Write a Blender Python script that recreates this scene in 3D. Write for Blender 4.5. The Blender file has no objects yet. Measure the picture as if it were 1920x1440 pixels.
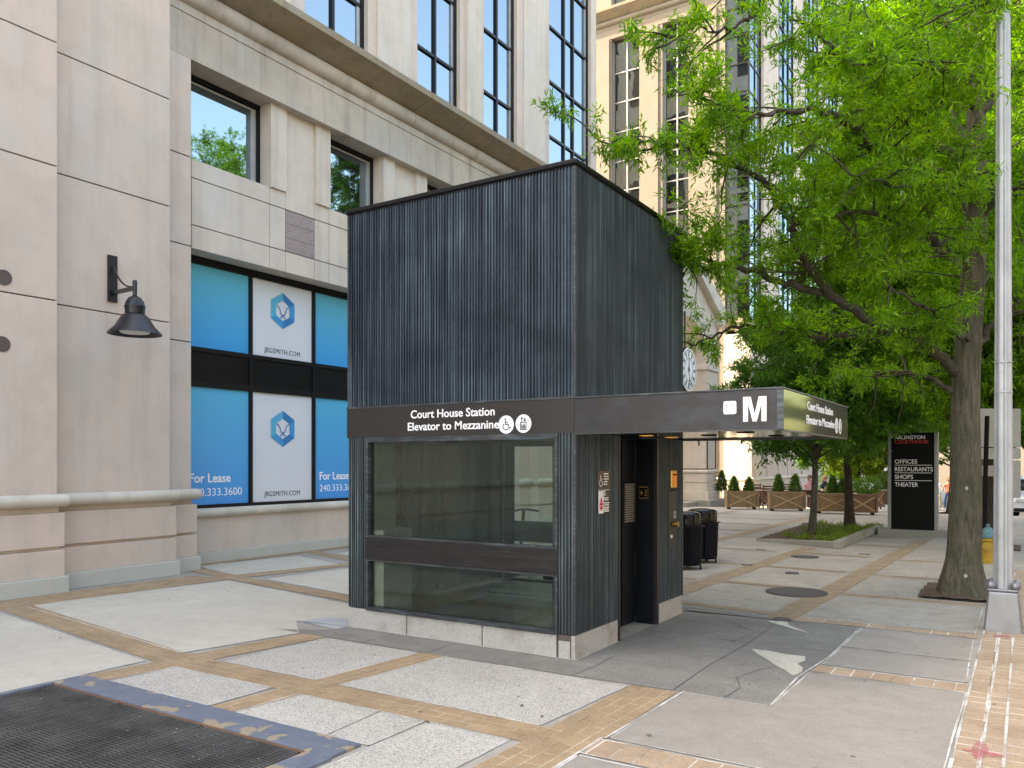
import bpy, bmesh, math, random
import numpy as np
from mathutils import Vector, Matrix

S = bpy.context.scene
COL = S.collection
R = math.radians

# ------------------------------------------------------------------ camera, world, sun, exposure
FPX, CAMH, CXP, HYP = 1516.0, 1.85, 960.0, 868.0      # focal length (px of a 1920 frame), eye height, principal column, horizon row
YAW = math.atan2(0.5367, 0.8438)
cam_d = bpy.data.cameras.new('camera')
cam_d.sensor_width = 36.0
cam_d.lens = FPX / 1920.0 * 36.0
cam_d.shift_y = (HYP - 720.0) / 1920.0
cam_d.clip_end = 2000.0
cam = bpy.data.objects.new('camera', cam_d)
cam.location = (0, 0, CAMH)
cam.rotation_euler = (R(90), 0, YAW)
COL.objects.link(cam)
S.camera = cam

SUN_EL = R(52)
SUN_FROM = Vector((-0.87, -0.49, 0)).normalized()      # horizontal direction towards the sun
W = bpy.data.worlds.new('World'); S.world = W; W.use_nodes = True
wn = W.node_tree
sky = wn.nodes.new('ShaderNodeTexSky'); sky.sky_type = 'NISHITA'; sky.sun_disc = False
sky.sun_elevation = SUN_EL
sky.sun_rotation = math.atan2(SUN_FROM.x, SUN_FROM.y)
sky.air_density = 1.0; sky.dust_density = 2.5; sky.ozone_density = 1.0
wn.links.new(sky.outputs[0], wn.nodes['Background'].inputs[0])
wn.nodes['Background'].inputs[1].default_value = 0.15
sun_d = bpy.data.lights.new('sun', 'SUN'); sun_d.energy = 2.0; sun_d.angle = R(0.5); sun_d.color = (1.0, 0.94, 0.85)
sun = bpy.data.objects.new('sun', sun_d); COL.objects.link(sun)
sdir = Vector((SUN_FROM.x*math.cos(SUN_EL), SUN_FROM.y*math.cos(SUN_EL), math.sin(SUN_EL)))
sun.rotation_euler = sdir.to_track_quat('Z', 'Y').to_euler()
sun.location = (-20, -10, 60)
vs = S.view_settings
vs.view_transform = 'Standard'; vs.look = 'None'; vs.gamma = 1.0; vs.use_curve_mapping = False
vs.exposure = 2.85
try:
    vs.use_white_balance = True; vs.white_balance_temperature = 8750; vs.white_balance_tint = 10
except Exception:
    pass

# ------------------------------------------------------------------ survey helpers: photo pixel -> metric point
CC, SS = 0.8438, 0.5367
def toloc(X, Y): return X*CC - Y*SS, X*SS + Y*CC
def at_depth(u, v, Y):
    X = (u-CXP)/FPX*Y
    x, y = toloc(X, Y)
    return Vector((x, y, CAMH - (v-HYP)/FPX*Y))
def on_ground(u, v, z=0.0):
    return at_depth(u, v, FPX*(CAMH-z)/(v-HYP))

# ------------------------------------------------------------------ mesh helper
class MB:
    def __init__(self): self.v = []; self.f = []; self.m = []; self.cur = 0; self.uv = {}
    def face(self, idx): self.f.append(tuple(idx)); self.m.append(self.cur)
    def poly(self, pts):
        n = len(self.v); self.v += [tuple(p) for p in pts]; self.face(range(n, n+len(pts))); return self
    def box(self, x0, x1, y0, y1, z0, z1):
        if x0 > x1: x0, x1 = x1, x0
        if y0 > y1: y0, y1 = y1, y0
        if z0 > z1: z0, z1 = z1, z0
        n = len(self.v)
        self.v += [(x0,y0,z0),(x1,y0,z0),(x1,y1,z0),(x0,y1,z0),(x0,y0,z1),(x1,y0,z1),(x1,y1,z1),(x0,y1,z1)]
        for q in ((0,3,2,1),(4,5,6,7),(0,1,5,4),(1,2,6,5),(2,3,7,6),(3,0,4,7)): self.face([n+i for i in q])
        return self
    def bar(self, p, q, w, h, up=(0,0,1)):
        p, q, up = Vector(p), Vector(q), Vector(up)
        d = (q-p).normalized(); s = d.cross(up)
        if s.length < 1e-4: s = d.cross(Vector((1,0,0)))
        s.normalize(); t = s.cross(d).normalized(); n = len(self.v)
        for c in (p, q):
            for a, b in ((-1,-1),(1,-1),(1,1),(-1,1)): self.v.append(tuple(c + s*(a*w/2) + t*(b*h/2)))
        for k in ((3,2,1,0),(4,5,6,7),(0,1,5,4),(1,2,6,5),(2,3,7,6),(3,0,4,7)): self.face([n+i for i in k])
        return self
    def tube(self, pts, rad, n=8, caps=True):
        pts = [Vector(p) for p in pts]; N = len(pts)
        if not hasattr(rad, '__len__'): rad = [rad]*N
        base = len(self.v); ref = None
        for i, p in enumerate(pts):
            d = (pts[min(i+1,N-1)] - pts[max(i-1,0)])
            d = d.normalized() if d.length > 1e-9 else Vector((0,0,1))
            if ref is None:
                ref = d.cross(Vector((0,0,1)))
                if ref.length < 1e-3: ref = Vector((1,0,0))
            ref = (ref - d*ref.dot(d)); ref.normalize(); t = d.cross(ref)
            for k in range(n):
                a = 2*math.pi*k/n
                self.v.append(tuple(p + (ref*math.cos(a) + t*math.sin(a))*rad[i]))
        for i in range(N-1):
            for k in range(n):
                a, b = base+i*n+k, base+i*n+(k+1)%n
                self.face((a, b, b+n, a+n))
        if caps:
            self.face([base+k for k in reversed(range(n))]); self.face([base+(N-1)*n+k for k in range(n)])
        return self
    def lathe(self, prof, n=24, c=(0,0,0), caps=True):
        base = len(self.v)
        for r, z in prof:
            for k in range(n):
                a = 2*math.pi*k/n; self.v.append((c[0]+r*math.cos(a), c[1]+r*math.sin(a), c[2]+z))
        for i in range(len(prof)-1):
            for k in range(n):
                a, b = base+i*n+k, base+i*n+(k+1)%n
                self.face((a, b, b+n, a+n))
        if caps:
            self.face([base+k for k in reversed(range(n))]); self.face([base+(len(prof)-1)*n+k for k in range(n)])
        return self
    def prism(self, pts, O, U, V, Nn, depth):
        """extrude the 2-D outline pts (in axes U,V at O) along Nn by depth"""
        O, U, V, Nn = Vector(O), Vector(U), Vector(V), Vector(Nn); n = len(self.v); k = len(pts)
        for off in (0, depth):
            for a, b in pts: self.v.append(tuple(O+U*a+V*b+Nn*off))
        self.face([n+i for i in range(k)]); self.face([n+k+i for i in reversed(range(k))])
        for i in range(k):
            j = (i+1) % k; self.face((n+j, n+i, n+k+i, n+k+j))
        return self
    def sphere(self, c, r, n=12, m=8, sc=(1,1,1)):
        prof = [(max(1e-4, math.sin(math.pi*i/m))*r, -math.cos(math.pi*i/m)*r) for i in range(m+1)]
        s0 = len(self.v); self.lathe(prof, n, (0,0,0))
        for i in range(s0, len(self.v)):
            p = self.v[i]; self.v[i] = (p[0]*sc[0]+c[0], p[1]*sc[1]+c[1], p[2]*sc[2]+c[2])
        return self

def rootloc(o):
    l = Vector((0,0,0))
    while o is not None: l = l + o.location; o = o.parent
    return l
def fixn(me):
    bm = bmesh.new(); bm.from_mesh(me); bmesh.ops.recalc_face_normals(bm, faces=bm.faces); bm.to_mesh(me); bm.free()
def mk(name, mb, mat, parent=None, bevel=0.0, smooth=False, local=False, fix=True, loc=None):
    """one mesh object. World coordinates by default (shifted to the parent's origin); local=True keeps them."""
    off = rootloc(parent) if (parent is not None and not local) else Vector((0,0,0))
    if loc is not None: off = Vector(loc)
    me = bpy.data.meshes.new(name)
    me.from_pydata([(p[0]-off.x, p[1]-off.y, p[2]-off.z) for p in mb.v], [], mb.f)
    mats = mat if isinstance(mat, (list, tuple)) else [mat]
    for m in mats: me.materials.append(m)
    if len(mats) > 1: me.polygons.foreach_set('material_index', mb.m)
    if fix: fixn(me)
    if smooth:
        me.polygons.foreach_set('use_smooth', [True]*len(me.polygons))
        if smooth != 'all':
            try: me.set_sharp_from_angle(angle=R(38))
            except Exception: pass
    me.update()
    o = bpy.data.objects.new(name, me); COL.objects.link(o)
    if parent is not None: o.parent = parent
    if loc is not None: o.location = loc
    if bevel:
        b = o.modifiers.new('bevel', 'BEVEL'); b.width = bevel; b.segments = 2; b.limit_method = 'ANGLE'; b.angle_limit = R(40)
    return o
def tag(o, label, cat, group=None, kind=None):
    o['label'] = label; o['category'] = cat
    if group: o['group'] = group
    if kind: o['kind'] = kind
    return o
def structure(o): o['kind'] = 'structure'; return o
def thing(name, label, cat, loc, rz=0.0, group=None):
    o = bpy.data.objects.new(name, None); COL.objects.link(o); o.empty_display_size = 0.2
    o.location = loc; o.rotation_euler = (0,0,rz)
    return tag(o, label, cat, group)
def kids(o): return [c for c in bpy.data.objects if c.parent == o]
def copy_tree(o, loc=None, rz=None, label=None, parent=None):
    c = o.copy(); COL.objects.link(c)
    if parent is not None: c.parent = parent
    if loc is not None: c.location = loc
    if rz is not None: c.rotation_euler = (0,0,rz)
    if label: c['label'] = label
    for ch in kids(o): copy_tree(ch, parent=c)
    return c

def text(name, body, mat, parent, O, U, V, h, width=None, bold=0.0, depth=0.004, align='LEFT', spacing=1.0):
    """flat raised lettering: O = left (or centre) end of the baseline, U = reading direction, V = up, h = capital height"""
    cu = bpy.data.curves.new(name, 'FONT'); cu.body = body; cu.align_x = align; cu.size = 1.0; cu.offset = bold
    cu.extrude = 0.001; cu.resolution_u = 3; cu.space_character = spacing
    tmp = bpy.data.objects.new('tmp', cu); COL.objects.link(tmp)
    dg = bpy.context.evaluated_depsgraph_get(); me = bpy.data.meshes.new_from_object(tmp.evaluated_get(dg))
    bpy.data.objects.remove(tmp); bpy.data.curves.remove(cu)
    me.name = name
    n = len(me.vertices); co = np.empty(n*3, 'f'); me.vertices.foreach_get('co', co); co = co.reshape(-1,3)
    sy = h/0.69; sx = sy
    if width is not None: sx = width/max(1e-6, co[:,0].max()-co[:,0].min())
    U, V = Vector(U).normalized(), Vector(V).normalized(); N = U.cross(V)
    off = rootloc(parent)
    O = Vector(O) - off
    x0 = co[:,0].min() if align == 'LEFT' else 0
    P = np.array(O)[None] + np.outer((co[:,0]-x0)*sx, np.array(U)) + np.outer(co[:,1]*sy, np.array(V)) + np.outer(co[:,2]/0.001*depth, np.array(N))
    me.vertices.foreach_set('co', P.astype('f').ravel()); me.materials.clear(); me.materials.append(mat); me.update()
    o = bpy.data.objects.new(name, me); COL.objects.link(o); o.parent = parent
    return o

# ------------------------------------------------------------------ materials
def nt_new(name):
    m = bpy.data.materials.new(name); m.use_nodes = True
    nt = m.node_tree; b = nt.nodes['Principled BSDF']
    return m, nt, b
def N(nt, t, **kw):
    n = nt.nodes.new(t)
    for k, v in kw.items(): setattr(n, k, v)
    return n
def L(nt, a, b): nt.links.new(a, b)
def noise(nt, vec, scale, detail=4, rough=0.55, dist=0.0):
    n = N(nt, 'ShaderNodeTexNoise'); n.inputs['Scale'].default_value = scale; n.inputs['Detail'].default_value = detail
    n.inputs['Roughness'].default_value = rough; n.inputs['Distortion'].default_value = dist
    if vec is not None: L(nt, vec, n.inputs['Vector'])
    return n.outputs['Fac']
def ramp(nt, fac, stops):
    r = N(nt, 'ShaderNodeValToRGB'); e = r.color_ramp.elements
    while len(e) > 1: e.remove(e[-1])
    e[0].position = stops[0][0]; e[0].color = tuple(stops[0][1]) + (1,)
    for p, c in stops[1:]:
        q = e.new(p); q.color = tuple(c) + (1,)
    L(nt, fac, r.inputs[0]); return r.outputs[0]
def g3(v): return (v, v, v)
def mixc(nt, fac, a, b, mode='MIX'):
    m = N(nt, 'ShaderNodeMix', data_type='RGBA', blend_type=mode)
    for s, val in ((0, fac), (6, a), (7, b)):
        if hasattr(val, 'links') or hasattr(val, 'is_linked'): L(nt, val, m.inputs[s])
        elif s == 0: m.inputs[0].default_value = val
        else: m.inputs[s].default_value = tuple(val) + (1,)
    return m.outputs[2]
def pos(nt, scale=(1,1,1)):
    g = N(nt, 'ShaderNodeNewGeometry'); m = N(nt, 'ShaderNodeMapping'); m.inputs['Scale'].default_value = scale
    L(nt, g.outputs['Position'], m.inputs['Vector']); return m.outputs[0]
def bump(nt, b, h, strength=0.3, dist=0.01):
    n = N(nt, 'ShaderNodeBump'); n.inputs['Strength'].default_value = strength; n.inputs['Distance'].default_value = dist
    L(nt, h, n.inputs['Height']); L(nt, n.outputs[0], b.inputs['Normal'])
def island(nt): return N(nt, 'ShaderNodeNewGeometry').outputs['Random Per Island']

def simple(name, c, rough=0.6, metal=0.0, var=0.12, scale=6.0, bmp=0.0, bscale=80, spec=None, coat=0.0):
    m, nt, b = nt_new(name); p = pos(nt)
    f = noise(nt, p, scale, 5)
    lo = tuple(max(0, x*(1-var)) for x in c); hi = tuple(min(1, x*(1+var)) for x in c)
    L(nt, ramp(nt, f, [(0.3, lo), (0.7, hi)]), b.inputs['Base Color'])
    b.inputs['Roughness'].default_value = rough; b.inputs['Metallic'].default_value = metal
    if spec is not None: b.inputs['Specular IOR Level'].default_value = spec
    b.inputs['Coat Weight'].default_value = coat
    if bmp: bump(nt, b, noise(nt, p, bscale, 3), bmp, 0.004)
    return m

def precast(name, c1, c2, stain=(0.22,0.19,0.16), stainamt=0.35, speck=0.12, rough=0.85):
    """sand-blasted architectural concrete: cloudy mottling, sandy grain, vertical rain staining"""
    m, nt, b = nt_new(name); p = pos(nt)
    base = mixc(nt, ramp(nt, noise(nt, p, 0.55, 6, 0.6, 0.4), [(0.40, g3(0)), (0.60, g3(1))]), c1, c2)
    base = mixc(nt, ramp(nt, noise(nt, p, 2.0, 6, 0.68), [(0.45, g3(0)), (0.72, g3(0.55))]), base, tuple(x*0.80 for x in c2))
    base = mixc(nt, ramp(nt, noise(nt, pos(nt, (1,1,0.6)), 1.1, 5, 0.6), [(0.52, g3(0)), (0.70, g3(0.6))]), base, tuple(min(1,x*1.12) for x in (c1[2]*1.08,c1[2]*1.06,c1[2])))
    sv = noise(nt, pos(nt, (2.2, 2.2, 0.14)), 1.6, 5, 0.6)
    base = mixc(nt, ramp(nt, sv, [(0.50, g3(0)), (0.76, g3(stainamt))]), base, stain)
    gr = noise(nt, p, 130, 2, 0.7)
    base = mixc(nt, speck*2, base, ramp(nt, gr, [(0.3, g3(0.30)), (0.7, g3(0.72))]), 'SOFT_LIGHT')
    L(nt, base, b.inputs['Base Color']); b.inputs['Roughness'].default_value = rough
    b.inputs['Specular IOR Level'].default_value = 0.25
    bump(nt, b, gr, 0.25, 0.004)
    return m

def granite(name, c, var=0.5, rough=0.6, scale=90, stain=None):
    m, nt, b = nt_new(name); p = pos(nt)
    v = N(nt, 'ShaderNodeTexVoronoi'); v.inputs['Scale'].default_value = scale; L(nt, p, v.inputs['Vector'])
    base = ramp(nt, v.outputs['Color'], [(0.1, tuple(x*(1-var) for x in c)), (0.5, c), (0.95, tuple(min(1, x*(1+var*0.6)) for x in c))])
    base = mixc(nt, ramp(nt, noise(nt, p, 1.8, 5), [(0.4, g3(0)), (0.75, g3(0.35))]), base, tuple(x*0.7 for x in c))
    if stain: base = mixc(nt, ramp(nt, noise(nt, p, 3.0, 5, 0.65), [(0.5, g3(0)), (0.72, g3(0.75))]), base, stain)
    L(nt, base, b.inputs['Base Color']); b.inputs['Roughness'].default_value = rough
    return m

def paving(name, c1, c2, speck=0.35, spscale=160, stain=(0.16,0.155,0.15), tint=0.10, rough=0.9, spots=True, streak=0.25):
    m, nt, b = nt_new(name); p = pos(nt)
    base = mixc(nt, ramp(nt, noise(nt, p, 0.9, 6, 0.62, 0.6), [(0.35, g3(0)), (0.68, g3(1))]), c1, c2)
    base = mixc(nt, ramp(nt, noise(nt, pos(nt, (0.6,1.6,1)), 2.2, 6, 0.7, 0.8), [(0.5, g3(0)), (0.78, g3(streak))]), base, stain)
    base = mixc(nt, ramp(nt, noise(nt, p, 5.0, 7, 0.75, 0.5), [(0.46, g3(0)), (0.74, g3(0.45))]), base, stain)
    base = mixc(nt, ramp(nt, noise(nt, p, 22.0, 4, 0.7), [(0.56, g3(0)), (0.78, g3(0.35))]), base, stain)
    sp = noise(nt, p, spscale, 2, 0.8)
    base = mixc(nt, 1.0, base, ramp(nt, sp, [(0.32, g3(1-speck*1.6)), (0.5, g3(1.0)), (0.72, g3(1+speck*0.5))]), 'MULTIPLY')
    if spots:                                             # old chewing gum and leaf-litter specks
        vo = N(nt, 'ShaderNodeTexVoronoi'); vo.inputs['Scale'].default_value = 1.7; L(nt, p, vo.inputs['Vector'])
        base = mixc(nt, ramp(nt, vo.outputs['Distance'], [(0.022, g3(0.7)), (0.038, g3(0))]), base, (0.05,0.045,0.04))
    mul = N(nt, 'ShaderNodeMath', operation='MULTIPLY_ADD'); L(nt, island(nt), mul.inputs[0]); mul.inputs[1].default_value = tint*2; mul.inputs[2].default_value = 1-tint
    cb = N(nt, 'ShaderNodeCombineColor')
    for i in range(3): L(nt, mul.outputs[0], cb.inputs[i])
    base = mixc(nt, 1.0, base, cb.outputs[0], 'MULTIPLY')
    L(nt, base, b.inputs['Base Color']); b.inputs['Roughness'].default_value = rough; b.inputs['Specular IOR Level'].default_value = 0.3
    bump(nt, b, sp, 0.3, 0.003)
    return m

def brick(name, c1, c2, mortar, w=0.2, h=0.1, msize=0.006, pale=0.5):
    m, nt, b = nt_new(name)
    uv = N(nt, 'ShaderNodeUVMap'); t = N(nt, 'ShaderNodeTexBrick'); L(nt, uv.outputs[0], t.inputs['Vector'])
    t.inputs['Scale'].default_value = 1.0; t.inputs['Brick Width'].default_value = w; t.inputs['Row Height'].default_value = h
    t.inputs['Mortar Size'].default_value = msize; t.inputs['Mortar Smooth'].default_value = 0.2; t.inputs['Bias'].default_value = 0.0
    t.inputs['Color1'].default_value = c1 + (1,); t.inputs['Color2'].default_value = c2 + (1,)
    p = pos(nt)
    mo = ramp(nt, noise(nt, p, 2.2, 5, 0.65), [(0.38, tuple(x*0.55 for x in c2)), (0.56, mortar)])
    L(nt, mo, t.inputs['Mortar'])
    base = mixc(nt, ramp(nt, noise(nt, p, 2.4, 6, 0.65), [(0.42, g3(0)), (0.72, g3(0.5))]), t.outputs['Color'], (0.19,0.14,0.095))
    base = mixc(nt, 1.0, base, ramp(nt, noise(nt, p, 90, 3, 0.7), [(0.3, g3(0.72)), (0.7, g3(1.18))]), 'MULTIPLY')
    L(nt, base, b.inputs['Base Color']); b.inputs['Roughness'].default_value = 0.9; b.inputs['Specular IOR Level'].default_value = 0.25
    bump(nt, b, t.outputs['Fac'], -0.25, 0.004)
    return m

def patina(name, base1, base2, verd, amt=0.5, rough=0.5, sc=(26,26,0.5), seedoff=0.0):
    """weathered bronze: dark metal with pale green-blue run-off streaks"""
    m, nt, b = nt_new(name)
    p = pos(nt); ps = pos(nt, sc)
    st = noise(nt, ps, 1.0, 4, 0.65)
    cl = noise(nt, p, 1.1, 5, 0.6, 0.5)
    mu = N(nt, 'ShaderNodeMath', operation='MULTIPLY'); L(nt, ramp(nt, st, [(0.44, g3(0)), (0.74, g3(1))]), mu.inputs[0]); L(nt, ramp(nt, cl, [(0.32, g3(0.12)), (0.70, g3(1))]), mu.inputs[1])
    base = mixc(nt, ramp(nt, noise(nt, p, 2.5, 5), [(0.35, g3(0)), (0.68, g3(1))]), base1, base2)
    mm = N(nt, 'ShaderNodeMath', operation='MULTIPLY'); L(nt, mu.outputs[0], mm.inputs[0]); mm.inputs[1].default_value = amt
    base = mixc(nt, mm.outputs[0], base, verd)
    L(nt, base, b.inputs['Base Color']); b.inputs['Metallic'].default_value = 0.35; b.inputs['Roughness'].default_value = rough
    return m

def mirror_glass(name, tint, dark=0.25, rough=0.02, wav=0.0):
    """coated office glazing: part mirror, part dark interior"""
    m, nt, b = nt_new(name); out = nt.nodes['Material Output']
    b.inputs['Base Color'].default_value = (0.012,0.016,0.016,1); b.inputs['Roughness'].default_value = 0.4
    gl = N(nt, 'ShaderNodeBsdfGlossy'); gl.inputs['Color'].default_value = tint + (1,); gl.inputs['Roughness'].default_value = rough
    mx = N(nt, 'ShaderNodeMixShader'); mx.inputs[0].default_value = 1-dark
    L(nt, b.outputs[0], mx.inputs[1]); L(nt, gl.outputs[0], mx.inputs[2]); L(nt, mx.outputs[0], out.inputs['Surface'])
    if wav:
        n = N(nt, 'ShaderNodeBump'); n.inputs['Strength'].default_value = wav; n.inputs['Distance'].default_value = 0.02
        L(nt, noise(nt, pos(nt, (1,1,0.5)), 1.2, 2), n.inputs['Height']); L(nt, n.outputs[0], gl.inputs['Normal'])
    return m

def clear_glass(name, tint, refl=0.9):
    m, nt, b = nt_new(name); out = nt.nodes['Material Output']; nt.nodes.remove(b)
    tr = N(nt, 'ShaderNodeBsdfTransparent'); tr.inputs[0].default_value = tint + (1,)
    gl = N(nt, 'ShaderNodeBsdfGlossy'); gl.inputs['Color'].default_value = (0.74*refl,0.93*refl,0.86*refl,1); gl.inputs['Roughness'].default_value = 0.012
    fr = N(nt, 'ShaderNodeFresnel'); fr.inputs[0].default_value = 1.75
    df = N(nt, 'ShaderNodeBsdfDiffuse'); df.inputs[0].default_value = (0.20,0.235,0.21,1)      # dust film on the pane
    m1 = N(nt, 'ShaderNodeMixShader'); L(nt, ramp(nt, noise(nt, pos(nt, (9,9,0.35)), 1.5, 4), [(0.4, g3(0.025)), (0.75, g3(0.09))]), m1.inputs[0])
    L(nt, tr.outputs[0], m1.inputs[1]); L(nt, df.outputs[0], m1.inputs[2])
    mx = N(nt, 'ShaderNodeMixShader'); L(nt, fr.outputs[0], mx.inputs[0]); L(nt, m1.outputs[0], mx.inputs[1]); L(nt, gl.outputs[0], mx.inputs[2])
    L(nt, mx.outputs[0], out.inputs['Surface']); return m

def leafmat(name, c1, c2, c3, trans=0.45, rough=0.45):
    m, nt, b = nt_new(name); out = nt.nodes['Material Output']
    col = ramp(nt, island(nt), [(0.0, c1), (0.55, c2), (1.0, c3)])
    col = mixc(nt, ramp(nt, noise(nt, pos(nt), 0.9, 3), [(0.35, g3(0)), (0.7, g3(0.6))]), col, c1)
    L(nt, col, b.inputs['Base Color']); b.inputs['Roughness'].default_value = rough; b.inputs['Specular IOR Level'].default_value = 0.35
    tr = N(nt, 'ShaderNodeBsdfTranslucent')
    L(nt, mixc(nt, 1.0, col, (1.6,1.75,0.55), 'MULTIPLY'), tr.inputs[0])
    mx = N(nt, 'ShaderNodeMixShader'); mx.inputs[0].default_value = trans
    L(nt, b.outputs[0], mx.inputs[1]); L(nt, tr.outputs[0], mx.inputs[2]); L(nt, mx.outputs[0], out.inputs['Surface'])
    return m

def bark(name, c1, c2, lichen=None, sc=1.0):
    m, nt, b = nt_new(name); p = pos(nt, (14*sc,14*sc,2.2*sc))
    f = noise(nt, p, 1.6, 6, 0.65, 0.6)
    base = ramp(nt, f, [(0.34, c1), (0.66, c2)])
    base = mixc(nt, ramp(nt, noise(nt, pos(nt), 2.2, 4), [(0.45, g3(0)), (0.7, g3(0.6))]), base, (0.055,0.062,0.028))
    if lichen:
        v = N(nt, 'ShaderNodeTexVoronoi'); v.inputs['Scale'].default_value = 6.0; v.inputs['Randomness'].default_value = 1.0; L(nt, pos(nt, (1,1,0.8)), v.inputs['Vector'])
        sel = N(nt, 'ShaderNodeMath', operation='MULTIPLY'); L(nt, ramp(nt, v.outputs['Distance'], [(0.14, g3(1)), (0.20, g3(0))]), sel.inputs[0])
        sepc = N(nt, 'ShaderNodeSeparateColor'); L(nt, v.outputs['Color'], sepc.inputs[0]); L(nt, ramp(nt, sepc.outputs[0], [(0.72, g3(0)), (0.76, g3(0.9))]), sel.inputs[1])
        base = mixc(nt, sel.outputs[0], base, lichen)
        v2 = N(nt, 'ShaderNodeTexVoronoi'); v2.inputs['Scale'].default_value = 34.0; L(nt, pos(nt), v2.inputs['Vector'])
        s2 = N(nt, 'ShaderNodeMath', operation='MULTIPLY'); L(nt, ramp(nt, v2.outputs['Distance'], [(0.12, g3(0.8)), (0.2, g3(0))]), s2.inputs[0]); L(nt, ramp(nt, noise(nt, pos(nt), 5, 4, 0.7), [(0.56, g3(0)), (0.64, g3(1))]), s2.inputs[1])
        base = mixc(nt, s2.outputs[0], base, lichen)
    L(nt, base, b.inputs['Base Color']); b.inputs['Roughness'].default_value = 0.95; b.inputs['Specular IOR Level'].default_value = 0.2
    bump(nt, b, f, 0.9, 0.02)
    return m

M = {}
M['precast'] = precast('precast concrete', (0.595,0.485,0.415), (0.545,0.46,0.395), stainamt=0.24)
M['precast_light'] = precast('pale precast concrete', (0.60,0.52,0.445), (0.55,0.49,0.425), stainamt=0.26)
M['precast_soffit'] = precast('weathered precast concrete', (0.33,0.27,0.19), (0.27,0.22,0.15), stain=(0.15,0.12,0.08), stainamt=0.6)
M['frieze'] = precast('stained precast concrete', (0.52,0.445,0.37), (0.42,0.37,0.315), stain=(0.20,0.175,0.15), stainamt=0.6)
M['moulding'] = precast('cast stone', (0.60,0.555,0.475), (0.50,0.455,0.38), stainamt=0.3)
M['plinth'] = granite('pale granite', (0.47,0.475,0.43), 0.14, 0.6, 140)
M['redgranite'] = granite('red granite', (0.30,0.235,0.225), 0.45, 0.55, 70)
M['sunstone'] = precast('cream precast concrete', (0.25,0.21,0.165), (0.27,0.232,0.185), stainamt=0.16)
M['joint'] = simple('joint shadow gap', (0.10,0.075,0.07), 0.9)
M['bronze'] = simple('dark bronze frame', (0.008,0.008,0.010), 0.4, 0.2, spec=0.3)
M['silver'] = simple('grey aluminium frame', (0.38,0.38,0.37), 0.4, 0.5)
M['glass'] = mirror_glass('blue office glass', (0.28,0.37,0.42), 0.12)
M['glass2'] = mirror_glass('green office glass', (0.30,0.35,0.33), 0.25, 0.02, 0.35)
M['clear'] = clear_glass('kiosk glass', (0.70,0.78,0.72))
M['blackpanel'] = simple('black spandrel', (0.006,0.0055,0.0065), 0.4, 0.0, spec=0.2)
M['rib'] = patina('bronze cladding', (0.013,0.021,0.033), (0.027,0.039,0.054), (0.21,0.30,0.36), 0.75, 0.5, (30,30,0.35))
M['rib_side'] = patina('bronze side cladding', (0.030,0.039,0.045), (0.046,0.055,0.061), (0.20,0.28,0.32), 0.75, 0.5, (26,26,0.35))
M['rib_corner'] = patina('bronze corner cladding', (0.030,0.036,0.042), (0.045,0.05,0.055), (0.25,0.36,0.38), 0.85, 0.5, (60,60,0.5))
M['fascia'] = simple('brown metal fascia', (0.029,0.0255,0.025), 0.40, 0.25, 0.10, 1.5)
M['fascia_blue'] = patina('weathered bronze fascia', (0.029,0.026,0.028), (0.025,0.025,0.030), (0.075,0.088,0.11), 0.5, 0.4, (3,3,6))
M['fascia_gloss'] = mirror_glass('polished brown fascia', (0.20,0.205,0.105), 0.35, 0.06)
M['soffit'] = simple('polished soffit', (0.60,0.56,0.48), 0.07, 0.9, 0.05, 2.0, 0.12, 3)
M['trim'] = patina('bronze trim', (0.03,0.035,0.042), (0.05,0.05,0.055), (0.22,0.30,0.33), 0.5, 0.4, (4,4,30))
M['rail'] = patina('worn bronze rail', (0.013,0.012,0.013), (0.022,0.020,0.021), (0.09,0.085,0.075), 0.5, 0.38, (2,2,40))
M['kgranite'] = granite('kiosk granite', (0.40,0.385,0.36), 0.28, 0.6, 120, stain=(0.22,0.19,0.15))
M['door'] = patina('dark steel door', (0.0010,0.003,0.008), (0.002,0.0045,0.011), (0.014,0.030,0.040), 0.5, 0.55, (6,6,1.2))
M['white'] = simple('white lettering', (0.82,0.82,0.83), 0.5, 0, 0.03)
M['black'] = simple('black paint', (0.0016,0.0016,0.0018), 0.45, spec=0.12)
M['navytext'] = simple('navy lettering', (0.035,0.035,0.06), 0.5)
def film(name, top, bot, z0, z1):
    m, nt, b = nt_new(name); g = N(nt, 'ShaderNodeNewGeometry'); s = N(nt, 'ShaderNodeSeparateXYZ'); L(nt, g.outputs['Position'], s.inputs[0])
    mr = N(nt, 'ShaderNodeMapRange'); mr.inputs[1].default_value = z0; mr.inputs[2].default_value = z1; L(nt, s.outputs['Z'], mr.inputs[0])
    L(nt, ramp(nt, mr.outputs[0], [(0.0, bot), (1.0, top)]), b.inputs['Base Color']); b.inputs['Roughness'].default_value = 0.28
    return m
M['film_up'] = film('printed blue film', (0.075,0.43,0.56), (0.012,0.31,0.66), 4.0, 5.5)
M['film_lo'] = film('printed blue film lower', (0.06,0.42,0.64), (0.012,0.27,0.68), 1.0, 3.3)
M['film_w'] = simple('printed white film', (0.62,0.64,0.68), 0.3, 0, 0.03, 1.0)
M['logo_a'] = simple('logo light blue', (0.05,0.38,0.58), 0.4, 0, 0.02)
M['logo_b'] = simple('logo mid blue', (0.012,0.27,0.55), 0.4, 0, 0.02)
M['logo_c'] = simple('logo deep blue', (0.008,0.17,0.42), 0.4, 0, 0.02)
M['lampblack'] = simple('black lamp enamel', (0.007,0.009,0.014), 0.33, 0.1)
M['lens'] = simple('frosted lens', (0.55,0.55,0.52), 0.3)
M['agg'] = paving('exposed aggregate concrete', (0.42,0.395,0.34), (0.50,0.475,0.42), 0.45, 95, (0.30,0.29,0.27), 0.05, streak=0.12)
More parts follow.
